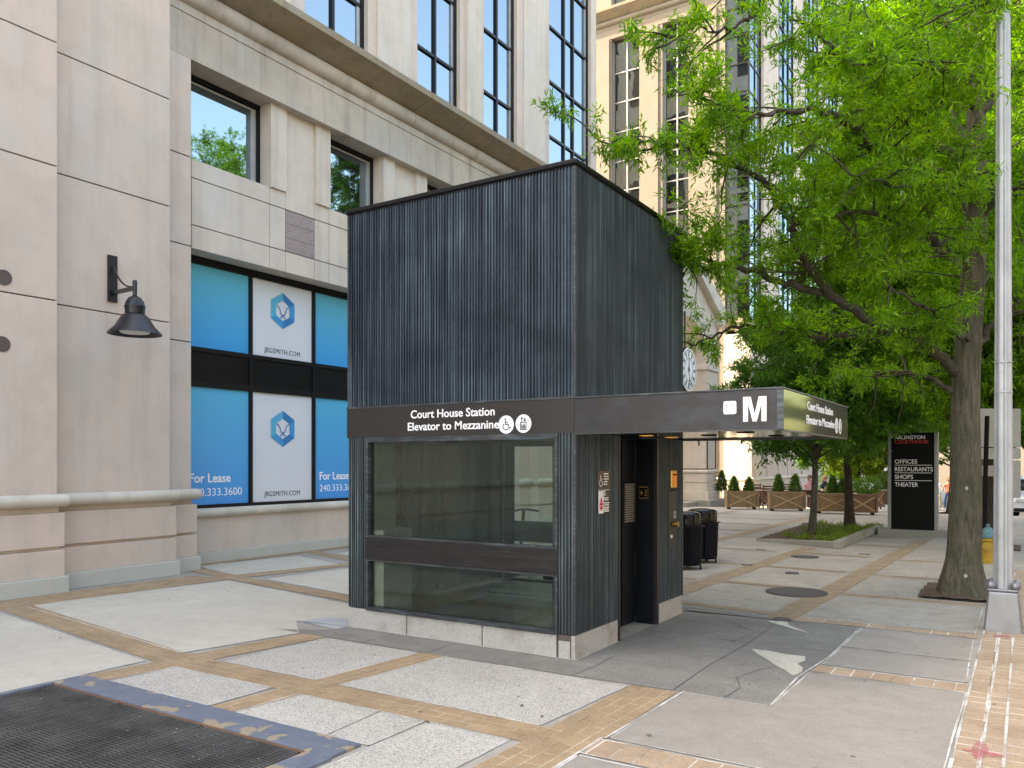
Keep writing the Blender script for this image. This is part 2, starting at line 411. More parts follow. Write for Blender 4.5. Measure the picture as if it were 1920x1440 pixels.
M['smooth'] = paving('smooth pale concrete', (0.46,0.42,0.345), (0.53,0.485,0.405), 0.14, 150, (0.32,0.295,0.24), 0.05, streak=0.3)
M['pink'] = paving('pinkish grey concrete', (0.285,0.255,0.218), (0.335,0.305,0.265), 0.18, 130, (0.20,0.185,0.155), 0.04, streak=0.35)
M['greyp'] = paving('grey plaza concrete', (0.315,0.288,0.248), (0.39,0.36,0.31), 0.18, 120, (0.17,0.152,0.125), 0.07, streak=0.5)
M['slate'] = paving('dark grey slab', (0.20,0.19,0.168), (0.27,0.256,0.228), 0.32, 130, (0.14,0.13,0.113), 0.08, streak=0.5)
M['paleslab'] = paving('pale blue slab', (0.34,0.35,0.355), (0.42,0.425,0.425), 0.2, 110, (0.30,0.31,0.32), 0.05)
M['patch'] = paving('buff mortar patch', (0.56,0.53,0.44), (0.48,0.45,0.37), 0.25, 60, (0.34,0.31,0.25), 0.05)
M['brick'] = brick('tan paving brick', (0.385,0.27,0.16), (0.325,0.225,0.132), (0.50,0.41,0.29), 0.21, 0.108, 0.005)
M['brick2'] = brick('worn paving brick', (0.43,0.315,0.215), (0.38,0.275,0.185), (0.72,0.68,0.60), 0.16, 0.14, 0.006)
M['brick3'] = brick('greyed paving brick', (0.33,0.25,0.165), (0.29,0.215,0.14), (0.40,0.35,0.28), 0.2, 0.1, 0.004)
def sealant():
    m, nt, b = nt_new('old joint sealant'); p = pos(nt)
    L(nt, ramp(nt, noise(nt, p, 3.2, 5, 0.7), [(0.36, (0.33,0.30,0.25)), (0.50, (0.46,0.44,0.39)), (0.66, (0.68,0.66,0.62))]), b.inputs['Base Color'])
    b.inputs['Roughness'].default_value = 0.8; return m
M['seal'] = sealant()
M['crack'] = simple('dark joint', (0.035,0.032,0.03), 0.9)
def bluepaint():
    m, nt, b = nt_new('peeling blue paint'); p = pos(nt)
    f = noise(nt, p, 4.2, 3, 0.5, 0.4)
    base = mixc(nt, ramp(nt, noise(nt, p, 7, 5), [(0.35, g3(0)), (0.7, g3(1))]), (0.105,0.125,0.165), (0.145,0.165,0.205))
    base = mixc(nt, ramp(nt, f, [(0.590, g3(0)), (0.596, g3(1))]), base, (0.30,0.245,0.165))
    base = mixc(nt, ramp(nt, noise(nt, p, 14, 3, 0.6), [(0.70, g3(0)), (0.72, g3(1))]), base, (0.05,0.055,0.065))
    L(nt, base, b.inputs['Base Color']); b.inputs['Roughness'].default_value = 0.5
    bump(nt, b, f, 0.4, 0.01); return m
M['bluepaint'] = bluepaint()
M['grate'] = simple('galvanised grating', (0.145,0.143,0.137), 0.5, 0.5, 0.35, 3.0)
M['rust'] = simple('rusty edge', (0.16,0.075,0.04), 0.85)
M['pit'] = simple('dark vent shaft', (0.012,0.012,0.012), 0.9)
M['iron'] = simple('cast iron cover', (0.085,0.078,0.074), 0.6, 0.2, 0.2, 20, 0.5, 60)
M['asphalt'] = paving('asphalt', (0.055,0.055,0.056), (0.075,0.074,0.073), 0.4, 120, (0.04,0.04,0.04), 0.0)
M['pole'] = simple('pale painted steel', (0.37,0.385,0.40), 0.45, 0.35, 0.12, 4.0)
M['polebase'] = simple('grey cast aluminium', (0.21,0.21,0.225), 0.38, 0.6, 0.15, 5.0)
M['signgrey'] = simple('grey sign frame', (0.23,0.24,0.245), 0.4, 0.5)
M['signback'] = simple('bare aluminium sign back', (0.24,0.245,0.235), 0.5, 0.3, 0.08, 3)
M['red'] = simple('red lettering', (0.55,0.035,0.03), 0.5)
M['mulch'] = simple('brown mulch', (0.085,0.05,0.032), 0.95, 0, 0.5, 30, 1.0, 60)
M['kerbstone'] = precast('kerb concrete', (0.24,0.225,0.185), (0.30,0.285,0.24), stainamt=0.3)
M['navy'] = simple('navy steel', (0.0015,0.0025,0.007), 0.3, 0.0, 0.25, 8, spec=0.16)
M['binblack'] = simple('glossy black plastic', (0.0015,0.0017,0.0025), 0.18, 0.0, 0.2, 8, spec=0.2)
def wood(name, c1, c2):
    m, nt, b = nt_new(name)
    tc = N(nt, 'ShaderNodeTexCoord'); mp = N(nt, 'ShaderNodeMapping'); mp.inputs['Scale'].default_value = (9,9,0.8); L(nt, tc.outputs['Object'], mp.inputs[0])
    f = noise(nt, mp.outputs[0], 2.0, 5, 0.6, 0.5)
    L(nt, ramp(nt, f, [(0.3, c1), (0.7, c2)]), b.inputs['Base Color']); b.inputs['Roughness'].default_value = 0.75; return m
M['wood'] = wood('weathered cedar', (0.17,0.105,0.05), (0.27,0.18,0.09))
M['wood2'] = wood('redder cedar', (0.13,0.065,0.038), (0.20,0.105,0.06))
M['brace'] = wood('pale brace board', (0.32,0.21,0.105), (0.42,0.28,0.15))
M['teak'] = wood('red brown timber', (0.11,0.045,0.03), (0.17,0.075,0.05))
M['bark'] = bark('oak bark', (0.050,0.044,0.031), (0.135,0.12,0.086), (0.40,0.43,0.36))
M['bark2'] = bark('dark bark', (0.03,0.022,0.016), (0.075,0.058,0.042))
M['bark3'] = bark('grey bark', (0.034,0.029,0.024), (0.095,0.08,0.066))
M['leaf'] = leafmat('oak leaf', (0.060,0.17,0.016), (0.145,0.30,0.014), (0.28,0.43,0.03), 0.58)
M['leaf_dark'] = leafmat('dark leaf', (0.045,0.135,0.022), (0.08,0.20,0.028), (0.13,0.25,0.034), 0.5)
M['leaf_mid'] = leafmat('mid green leaf', (0.06,0.16,0.014), (0.10,0.225,0.018), (0.16,0.29,0.026), 0.52)
M['leaf_yellow'] = leafmat('yellow green leaf', (0.09,0.16,0.015), (0.15,0.22,0.02), (0.20,0.26,0.03), 0.5)
M['leaf_bush'] = leafmat('bright bush leaf', (0.05,0.13,0.02), (0.08,0.19,0.03), (0.12,0.24,0.04), 0.4)
M['conifer'] = leafmat('arborvitae foliage', (0.045,0.10,0.022), (0.075,0.15,0.028), (0.11,0.19,0.04), 0.4)
M['grass'] = leafmat('grass blade', (0.09,0.15,0.014), (0.14,0.21,0.02), (0.20,0.25,0.04), 0.5)
M['hydrant'] = simple('yellow hydrant paint', (0.36,0.22,0.018), 0.45)
M['teal'] = simple('faded teal paint', (0.055,0.15,0.17), 0.5)
M['tyre'] = simple('tyre rubber', (0.006,0.006,0.006), 0.8, spec=0.2)
M['carwhite'] = simple('white car paint', (0.62,0.63,0.64), 0.25, 0.1, 0.02, coat=0.6)
M['carglass'] = mirror_glass('car glass', (0.30,0.34,0.36), 0.5)
M['lampglass'] = simple('headlight lens', (0.6,0.6,0.6), 0.1)
M['skin'] = simple('skin', (0.50,0.30,0.22), 0.6)
M['hair'] = simple('brown hair', (0.14,0.075,0.035), 0.6)
M['hair2'] = simple('blonde hair', (0.36,0.23,0.10), 0.6)
M['denim'] = simple('blue denim', (0.06,0.13,0.26), 0.8)
M['darkcloth'] = simple('dark navy cloth', (0.008,0.009,0.018), 0.8)
M['creamcloth'] = simple('cream cloth', (0.62,0.50,0.32), 0.8)
M['pinkcloth'] = simple('pink cloth', (0.55,0.26,0.28), 0.8)
M['whitecloth'] = simple('white cloth', (0.75,0.75,0.74), 0.8)
M['orangecloth'] = simple('coral red cloth', (0.68,0.16,0.09), 0.8)
M['khaki'] = simple('khaki cloth', (0.36,0.30,0.21), 0.8)
M['tablegrey'] = simple('grey table top', (0.33,0.29,0.26), 0.5)
M['gold'] = simple('brass', (0.60,0.38,0.12), 0.3, 0.9)
M['plate'] = simple('brown sign plate', (0.075,0.062,0.055), 0.22, 0.6)
M['notice_red'] = simple('red notice ink', (0.62,0.02,0.05), 0.5)
def spray():
    m, nt, b = nt_new('pink survey paint'); out = nt.nodes['Material Output']; b.inputs['Base Color'].default_value = (0.50,0.15,0.165,1); b.inputs['Roughness'].default_value = 0.85
    t = N(nt, 'ShaderNodeBsdfTransparent'); mx = N(nt, 'ShaderNodeMixShader'); L(nt, ramp(nt, noise(nt, pos(nt), 26, 6, 0.75), [(0.38, g3(0.12)), (0.62, g3(0.8))]), mx.inputs[0])
    L(nt, t.outputs[0], mx.inputs[1]); L(nt, b.outputs[0], mx.inputs[2]); L(nt, mx.outputs[0], out.inputs['Surface']); return m
M['pinkpaint'] = spray()
M['intdark'] = simple('dark green interior panel', (0.014,0.028,0.025), 0.25, 0.1)
M['inner'] = simple('grey interior wall', (0.52,0.49,0.43), 0.8)
M['greenled'] = simple('green grip', (0.05,0.45,0.16), 0.4)
def emis(name, c, s):
    m, nt, b = nt_new(name); b.inputs['Base Color'].default_value = c+(1,); b.inputs['Emission Color'].default_value = c+(1,); b.inputs['Emission Strength'].default_value = s; return m
M['orangelamp'] = emis('lit orange indicator', (0.50,0.17,0.02), 0.07)
M['downlight'] = emis('lit downlight', (1.0,0.62,0.22), 0.25)

# ================================================================== SETTING: ground, road, paving
def ground_z(y):
    pts = [(-60,0),(33,0),(46,-0.6),(62,-0.9),(95,-1.5),(320,-2.5),(900,-2.5)]
    for (a,za),(b,zb) in zip(pts, pts[1:]):
        if y <= b: return za+(zb-za)*(y-a)/(b-a)
    return -2.5
YB = [-60,0,10,20,33,46,62,95,320,800]
def sheet(x0, x1, y0, y1, dz):
    ys = [y0]+[y for y in YB if y0 < y < y1]+[y1]
    mb = MB()
    for a, b in zip(ys, ys[1:]):
        mb.poly([(x0,a,ground_z(a)+dz),(x1,a,ground_z(a)+dz),(x1,b,ground_z(b)+dz),(x0,b,ground_z(b)+dz)])
    return mb
GX0, GX1, GY0, GY1 = -6.85, -3.86, -0.4, 3.64            # the vent opening in the pavement
g = sheet(-500, 500, -60, 800, -0.75)
structure(mk('ground', g, M['asphalt'], fix=False))
pv = MB()
for x0,x1,y0,y1 in ((-90,GX0,-60,34.5),(GX1,0.42,-60,34.5),(GX0,GX1,-60,GY0),(GX0,GX1,GY1,34.5)):
    s_ = sheet(x0,x1,y0,y1,0.0)
    for f in s_.f: pv.poly([s_.v[i] for i in f])
s_ = sheet(-90,-3.4,34.5,130,0.0)
for f in s_.f: pv.poly([s_.v[i] for i in f])
structure(mk('pavement', pv, M['greyp'], fix=False))
structure(mk('kerb', MB().box(0.42,0.6,-60,34.5,-0.75,0.004), M['kerbstone'], bevel=0.015))
rd = sheet(0.6,14.5,-60,34.5,-0.13)
s_ = sheet(-3.4,60,34.5,320,-0.10)
for f in s_.f: rd.poly([s_.v[i] for i in f])
structure(mk('road', rd, M['asphalt'], fix=False))
structure(mk('far_pavement', sheet(14.5,24,-60,34.5,0.0), M['greyp'], fix=False))

def slabs(name, polys, mat, z=0.004):
    mb = MB()
    for p in polys: mb.poly([(x,y,ground_z(y)+z) for x,y in p])
    return structure(mk(name, mb, mat, fix=False))
def seals(name, polys, mat, w=0.02, z=0.0062):
    mb = MB()
    for p in polys:
        n = len(p); c = Vector((sum(q[0] for q in p)/n, sum(q[1] for q in p)/n))
        for i in range(n):
            a, b = Vector(p[i]), Vector(p[(i+1)%n]); d = (b-a).normalized(); nn = Vector((-d.y, d.x))
            if nn.dot(c-a) < 0: nn = -nn
            k = 6
            for j in range(k):
                p0, p1 = a+(b-a)*j/k, a+(b-a)*(j+1)/k
                w0 = w*random.uniform(0.5,1.2); w1 = w*random.uniform(0.5,1.2)
                mb.poly([(*p0,z),(*p1,z),(*(p1+nn*w1),z),(*(p0+nn*w0),z)])
    return structure(mk(name, mb, mat, fix=False))
random.seed(4)
def rect(x0,x1,y0,y1): return [(x0,y0),(x1,y0),(x1,y1),(x0,y1)]
agg = [[(-6.30,4.90),(-5.10,4.90),(-4.98,6.14),(-6.24,6.14)], [(-4.83,4.90),(-2.88,4.90),(-2.78,6.17),(-4.68,6.17)],
       [(-6.57,3.95),(-5.24,3.95),(-5.22,4.55),(-6.50,4.55)],
       [(-4.96,3.95),(-3.62,3.95),(-3.62,4.55),(-4.92,4.55)], [(-3.60,1.2),(-2.95,1.2),(-2.90,4.55),(-3.60,4.55)]]
smooth = [[(-10.90,5.42),(-6.92,4.90),(-6.66,6.16),(-7.2,6.62),(-6.46,6.70),(-6.46,7.70),(-7.5,7.78),(-10.62,8.36)],
          [(-12.9,2.6),(-6.93,2.6),(-6.93,3.95),(-6.93,4.53),(-10.8,5.04),(-12.9,5.45)],
          [(-10.22,8.75),(-7.1,8.15),(-6.9,12.2),(-9.75,13.2)], [(-12.6,9.2),(-10.9,8.75),(-10.42,10.7),(-12.2,11.3)], [(-11.9,12.0),(-10.2,11.5),(-9.9,14.5),(-11.9,15)]]
pink = [[(-2.36,4.92),(-0.42,4.92),(-0.40,7.44),(-1.62,7.44),(-1.64,6.24),(-2.34,6.24)], rect(-2.40,-0.40,1.0,4.54),
        [(-1.58,7.78),(-0.42,7.78),(-0.44,8.62),(-1.57,8.62)], [(-1.57,8.65),(-0.44,8.65),(-0.46,9.77),(-1.55,9.77)]]
mid = [[(-2.27,10.05),(-0.46,10.05),(-0.46,11.96),(-2.20,11.98)], [(-2.18,12.22),(-1.26,12.22),(-1.26,14.3),(-2.12,14.3)], [(-2.11,14.55),(-0.9,14.55),(-0.9,16.8),(-2.05,16.8)],
       [(-2.04,17.05),(-0.9,17.05),(-0.9,19.3),(-1.98,19.3)], [(-1.97,19.55),(-0.9,19.55),(-0.9,22.0),(-1.92,22.0)],
       [(-4.02,10.28),(-2.64,10.2),(-2.56,12.12),(-3.98,12.16)],[(-3.98,12.42),(-2.55,12.36),(-2.48,14.32),(-3.93,14.42)],[(-3.92,14.68),(-2.47,14.56),(-2.38,16.96),(-3.86,17.0)],[(-3.86,17.26),(-2.37,17.2),(-2.30,19.4),(-3.3,19.4),(-3.36,18.36),(-3.84,18.36)],[(-3.3,19.66),(-2.3,19.6),(-2.2,22.5),(-3.3,22.5)]]
rows = [10.1,12.3,14.55,17.1,19.5,21.9,24.3,26.8,29.4]
left = []
for a, b in zip(rows, rows[1:]):
    xr0, xr1 = -4.40+0.012*(a-11), -4.40+0.012*(b-11)
    if b < 19.6: left.append([(-6.4,a+.26),(xr0,a+.22),(xr1,b-.02),(-6.4,b+.02)])
    left.append([(-9.4,a+.30),(-6.75,a+.26),(-6.75,b+.02),(-9.4,b+.06)])
structure_slate = [[(-7.0,6.18),(-4.9,6.18),(-4.92,6.70),(-6.45,6.72),(-6.46,6.5)], [(-4.9,6.18),(-3.3,6.20),(-3.3,6.70),(-4.92,6.70)],
         [(-3.3,6.20),(-2.42,6.24),(-2.42,8.3),(-3.58,8.3),(-3.58,6.70),(-3.3,6.70)], [(-2.42,6.24),(-1.64,6.24),(-1.58,9.72),(-2.42,9.72)], [(-3.58,8.3),(-2.42,8.3),(-2.42,9.72),(-3.58,9.72)],
         [(-6.45,9.52),(-1.9,9.72),(-1.9,9.98),(-6.45,9.98)]]
slabs('aggregate_slabs', agg, M['agg']); slabs('smooth_slabs', smooth, M['smooth']); slabs('pink_slabs', pink, M['pink'])
slabs('plaza_slabs', mid+left, M['greyp'], 0.004); slabs('dark_slabs', structure_slate, M['slate'], 0.0045)
slabs('pale_slab', [[(-7.15,6.62),(-6.46,6.52),(-6.46,7.1),(-7.05,7.0)]], M['paleslab'], 0.0062)
seals('joint_sealant', agg+smooth+pink, M['seal'], 0.015)
seals('worn_sealant', [p for p in mid if p[0][0] > -2.3][:3], M['seal'], 0.010, 0.0062)
# brick bands with their own running coordinates
def bands(name, quads, mat, z=0.005, wid=None):
    """each quad: (p0,p1,p2,p3): p0->p1 runs along the band, p1->p2 across it"""
    verts, faces, uvs = [], [], []
    for q in quads:
        n = len(verts); verts += [(x,y,ground_z(y)+z+0.00025*len(faces)) for x,y in q]; faces.append((n,n+1,n+2,n+3))
        a,b,c,d = [Vector(p) for p in q]; l = (b-a).length; w = (c-b).length
        if wid: w = wid
        o = random.uniform(0,3); uvs += [(o,0),(o+l,0),(o+l,w),(o,w)]
    me = bpy.data.meshes.new(name); me.from_pydata(verts, [], faces); me.materials.append(mat)
    ul = me.uv_layers.new(name='UVMap'); ul.data.foreach_set('uv', [c for u in uvs for c in u])
    o = bpy.data.objects.new(name, me); COL.objects.link(o); return structure(o)
bands('brick_band', [
   ((-13.2,5.45),(-6.62,4.53),(-6.62,4.89),(-13.2,5.85)), ((-6.62,4.55),(-2.45,4.56),(-2.45,4.90),(-6.62,4.89)),
   ((-6.89,3.93),(-6.62,6.17),(-6.25,6.17),(-6.59,3.93)), ((-5.22,3.93),(-4.97,6.17),(-4.67,6.18),(-4.95,3.93)),
   ((-2.93,0.8),(-2.77,6.21),(-2.37,6.21),(-2.44,0.8)),
   ((-11.62,4.9),(-11.5,8.4),(-10.66,8.4),(-10.92,4.9)), ((-11.1,8.4),(-10.55,10.8),(-10.22,10.7),(-10.66,8.4)), ((-10.55,10.8),(-10.1,15),(-9.8,15),(-10.22,10.7)),
   ((-13.0,8.9),(-10.6,8.38),(-10.6,8.72),(-13.0,9.25)), ((-10.6,8.38),(-6.46,7.72),(-6.46,8.04),(-10.6,8.72)),
   ((-12.75,9.0),(-12.75,15),(-12.5,15),(-12.5,9.0)), ((-12.6,11.8),(-10.5,11.1),(-10.5,11.4),(-12.6,12.1))], M['brick'])
bands('plaza_brick_band', [
   ((-2.64,9.75),(-2.21,22.3),(-1.90,22.3),(-2.28,9.75)), ((-4.42,9.98),(-4.14,18.35),(-3.82,18.35),(-4.06,9.98)),
   ((-6.42,9.98),(-6.35,30),(-6.05,30),(-6.1,9.98)), ((-9.6,12),(-9.6,31),(-9.3,31),(-9.3,12))], M['brick3'], 0.00511)
bands('pavement_brick_row', [((-1.60,7.46),(-0.40,7.44),(-0.40,7.72),(-1.60,7.74)), ((-2.30,9.78),(-0.44,9.79),(-0.44,10.02),(-2.30,10.04)),
   ((-2.42,4.57),(-0.42,4.57),(-0.42,4.88),(-2.42,4.88))], M['brick2'], 0.00617, wid=0.14)
bands('kerb_brick_band', [((-0.38,-1),(-0.40,10.4),(-0.25,10.4),(-0.23,-1)), ((-0.228,-1),(-0.248,10.4),(-0.13,10.4),(-0.108,-1)), ((-0.106,-1),(-0.128,10.4),(0.0,10.4),(0.02,-1)), ((0.022,-1),(0.002,10.4),(0.16,10.4),(0.18,-1)),
   ((-0.30,10.4),(-0.30,33.5),(0.38,33.5),(0.38,10.4))], M['brick2'])
kz = []
for xa in (-0.39,-0.238,-0.117,0.012):
    for k in range(22):
        if random.random() < 0.78:
            y0 = 1+k*0.43; w = random.uniform(0.004,0.012); kz.append([(xa-w,y0),(xa+w,y0),(xa-0.0018*0.43*1+w,y0+0.43),(xa-w,y0+0.43)])
mb = MB()
for q in kz: mb.poly([(x,y,0.0095) for x,y in q])
structure(mk('brick_joint_sealant', mb, M['seal'], fix=False))
r2 = [((-2.2,11.98),(-0.45,11.98),(-0.45,12.21),(-2.2,12.21)),((-2.12,14.32),(-0.9,14.32),(-0.9,14.54),(-2.12,14.54)),((-2.05,16.82),(-0.9,16.82),(-0.9,17.04),(-2.05,17.04))]
for y in rows[:-1]:
    r2.append(((-4.05,y+.02),(-2.6,y-.08),(-2.6,y+.12),(-4.05,y+.24)) if y < 19 else ((-3.3,y+.02),(-2.3,y-.08),(-2.3,y+.12),(-3.3,y+.22)))
    r2.append(((-9.3,y+.06),(-6.42,y+.02),(-6.42,y+.24),(-9.3,y+.28)))
    if y < 19: r2.append(((-6.1,y+.02),(-4.42,y-.02),(-4.42,y+.2),(-6.1,y+.24)))
bands('plaza_brick_row', r2, M['brick3'], 0.0045, wid=0.1)
slabs('mortar_patch', [[(-2.30,8.03),(-2.14,8.05),(-1.95,7.99),(-1.78,8.0),(-1.74,7.84),(-1.77,7.66),(-1.70,7.55),(-1.67,7.40),(-1.69,7.27),(-1.71,7.22),(-1.80,7.36),(-1.90,7.46),(-2.02,7.64),(-2.16,7.82)], [(-2.55,9.55),(-2.44,9.64),(-2.33,9.61),(-2.30,9.50),(-2.26,9.42),(-2.12,9.28),(-1.97,9.10),(-2.16,9.22),(-2.34,9.38),(-2.42,9.42)]], M['patch'], 0.0081)
def KIOSK_CLEAR(x, y): return -6.6 < x < -3.4 and 6.5 < y < 9.7
def cracks(lines, w=0.0055, z=0.0085):
    mb = MB()
    for pts in lines:
        for a, b in zip(pts, pts[1:]):
            a, b = Vector(a), Vector(b); d = (b-a).normalized(); n = Vector((-d.y,d.x))*w*0.5
            mb.poly([(*(a-n),z),(*(b-n),z),(*(b+n),z),(*(a+n),z)])
    return mb
structure(mk('slab_joint', cracks([[(-3.33,6.19),(-3.30,6.62),(-3.32,7.0)],[(-2.42,6.24),(-2.44,7.2),(-2.40,8.3),(-2.44,9.72)],[(-3.58,8.3),(-2.42,8.3)],[(-2.42,8.3),(-1.60,8.34)],
    [(-2.62,9.0),(-3.3,9.72)],[(-2.62,9.0),(-3.5,9.05)],[(-7.05,6.62),(-6.46,6.70)],[(-4.92,6.18),(-4.92,6.70)],[(-5.75,6.16),(-5.75,6.72)],[(-4.05,4.55),(-4.0,3.95)],[(-2.0,6.24),(-1.98,6.6),(-2.1,6.9),(-2.0,7.3),(-1.9,7.45)]]), M['crack'], fix=False))
structure(mk('white_sealant', cracks([[(-1.64,6.24),(-1.66,7.2),(-1.58,8.1),(-1.57,9.5)],[(-2.38,4.9),(-2.33,6.24)],[(-2.46,1.0),(-2.40,4.9)],[(-6.48,6.685),(-5.5,6.688),(-4.6,6.683),(-3.55,6.685)],[(-3.548,6.69),(-3.55,7.64)],[(-11.56,4.0),(-11.565,6.4)],[(-11.81,6.4),(-11.815,8.36)]], 0.018, 0.0090), M['seal'], fix=False))
mp = MB()
random.seed(9)
for cx, cy, sx_, sy_ in ((-0.25,5.98,0.05,0.20),(-0.23,5.93,0.12,0.05),(-0.22,10.02,0.09,0.09)):
    pts = []
    for k in range(18):
        a = 2*math.pi*k/18; r = random.uniform(0.85,1.1); pts.append((cx+sx_*r*math.cos(a), cy+sy_*r*math.sin(a), 0.0108+0.0006*len(mp.f)))
    mp.poly(pts)
structure(mk('survey_paint_mark', mp, M['pinkpaint'], fix=False))

# ------------------------------------------------------------------ vent grating sunk in the pavement
gr = thing('vent_grating', 'large dark steel vent grating with peeling blue painted frame set in the pavement', 'vent grating', (-5.3,2.0,0))
fr = MB(); fr.box(GX0-0.03,GX1+0.20,GY1,GY1+0.28,-0.06,0.022); fr.box(GX1,GX1+0.22,GY0,GY1-0.002,-0.06,0.021); fr.box(GX0-0.05,GX0+0.02,GY0,GY1-0.002,-0.06,0.021)
mk('frame', fr, M['bluepaint'], gr, bevel=0.004)
mk('rusty_angle', MB().box(GX0+0.02,GX1,GY1-0.02,GY1-0.002,-0.05,0.012).box(GX1-0.02,GX1-0.002,GY0,GY1-0.02,-0.05,0.012), M['rust'], gr)
nb = 3; wsec = (GX1-GX0-0.06)/nb
for s_i in range(nb):
    xa = GX0+0.03+s_i*wsec+0.012; xb = xa+wsec-0.024; mb = MB()
    y = GY0+0.05
    while y < GY1-0.03:
        mb.box(xa,xb,y,y+0.006,-0.035,0.008); y += 0.030
    x = xa
    while x < xb:
        mb.box(x,x+0.006,GY0+0.04,GY1-0.03,-0.02,0.0055); x += 0.10
    mb.box(xa,xa+0.008,GY0+0.04,GY1-0.026,-0.035,0.010); mb.box(xb-0.008,xb,GY0+0.04,GY1-0.026,-0.035,0.010); mb.box(xa,xb,GY1-0.034,GY1-0.026,-0.035,0.010)
    mk('grating_panel', mb, M['grate'], gr, fix=False)
pt = MB()
pt.box(GX0-0.02,GX1+0.02,GY0-0.02,GY1+0.02,-0.72,-0.70); pt.box(GX0-0.02,GX0-0.001,GY0,GY1,-0.70,-0.07); pt.box(GX1+0.001,GX1+0.02,GY0,GY1,-0.70,-0.07); pt.box(GX0,GX1,GY1+0.001,GY1+0.02,-0.70,-0.07); pt.box(GX0,GX1,GY0-0.02,GY0-0.001,-0.70,-0.07)
mk('shaft', pt, M['pit'], gr)
random.seed(3); lit = MB()
for k in range(140):
    x, y = random.uniform(GX0+.1,GX1-.1), random.uniform(GY0+.1,GY1-.06); a = random.uniform(0,6.3); r = random.uniform(.004,.011)
    if k % 2: y = GY1-abs(random.gauss(0,0.25))-0.05
    z = 0.0125+random.uniform(0,.004); lit.poly([(x+r*math.cos(a+q),y+r*0.6*math.sin(a+q),z+random.uniform(0,.004)) for q in (0,1.6,3.2,4.7)])
tag(mk('grating_litter', lit, simple('dry litter', (0.28,0.30,0.20), 0.9, 0, 0.5, 40), fix=False), 'scattered dry leaf litter caught on the vent grating', 'litter', kind='stuff')

random.seed(21); dl_ = MB()
for k in range(150):
    x, y = random.uniform(-10.5,0.2), random.uniform(2.5,15) ; a = random.uniform(0,6.28); r = random.uniform(.008,.022)
    if KIOSK_CLEAR(x, y) or (GX0-.1 < x < GX1+.3 and y < GY1+.35): continue
    dl_.poly([(x+r*math.cos(a+q)*(1.6 if i%2 == 0 else .55),y+r*math.sin(a+q)*(1.6 if i%2 == 0 else .55),.012+.003*(i%2)) for i, q in enumerate((0,1.57,3.14,4.71))])
tag(mk('fallen_leaves', dl_, simple('dry leaf', (0.10,0.075,0.04), 0.9, 0, 0.5, 40), fix=False), 'few dry fallen leaves scattered over the paving', 'leaves', kind='stuff')
def cover(x, y, r, label, cat='manhole cover'):
    t = thing('manhole_cover', label, cat, (x,y,0), 0, 'covers set in the paving')
    n = 40
    mk('lid', MB().lathe([(r*0.93,0.008),(r*0.93,0.021),(r*0.90,0.0225),(0.001,0.0225)], n, (x,y,0)), M['iron'], t)
    mk('rim', MB().lathe([(r*0.945,0.004),(r*0.945,0.020),(r,0.020),(r,0.004)], n, (x,y,0), caps=False), M['iron'], t)
    return t
cover(-2.76,11.88,0.42,'largest round iron manhole cover beside the brick band')
cover(-3.66,16.45,0.26,'round brown iron cover just in front of the tree bed')
cover(-3.30,13.9,0.11,'small round iron cover in the middle of a plaza slab')
cover(-2.42,9.72,0.10,'small brown cover at the near end of the brick band')
for (x,y) in ((-4.25,14.6),(-4.75,17.3),(-2.75,17.6)):
    tag(mk('drain_slot', MB().box(x-0.10,x+0.10,y-0.035,y+0.035,0.006,0.0165), M['iron'], loc=(x,y,0)), 'small flat dark iron access plate lying in a plaza slab', 'access plate', 'access plates in the plaza')

# ================================================================== OFFICE BUILDING beside the kiosk
A_H, A_END = 24.3, 25.15
bA = thing('office_building', 'pink beige precast office building with blue tinted windows filling the left side', 'building', (-13,10,0))
mass = MB(); mass.box(-34,-13.15,-16,A_END-0.3,0,10.2); mass.box(-34,-12.95,-16,A_END-0.02,10.2,A_H)
mass.box(-36,-18,12,A_END-0.02,A_H+0.45,46)  # unseen upper block, added to shade the gateway and darken mirroring windows opposite
mk('wall', mass, M['precast'], bA)
nw = MB()
for k in range(5):
    for z in range(7): nw.box(-33.5+k*3.3,-31.6+k*3.3,A_END-0.02,A_END+0.02,8+z*5.2,11.6+z*5.2)
mk('north_window', nw, M['bronze'], bA)
def stack(x_face, depth, y0, y1, zs, gap=0.018, back=0.02):
    mb = MB()
    for a, b in zip(zs, zs[1:]): mb.box(x_face-depth, x_face, y0, y1, a+(gap/2 if a > zs[0] else 0), b-(gap/2 if b < zs[-1] else 0))
    return mb
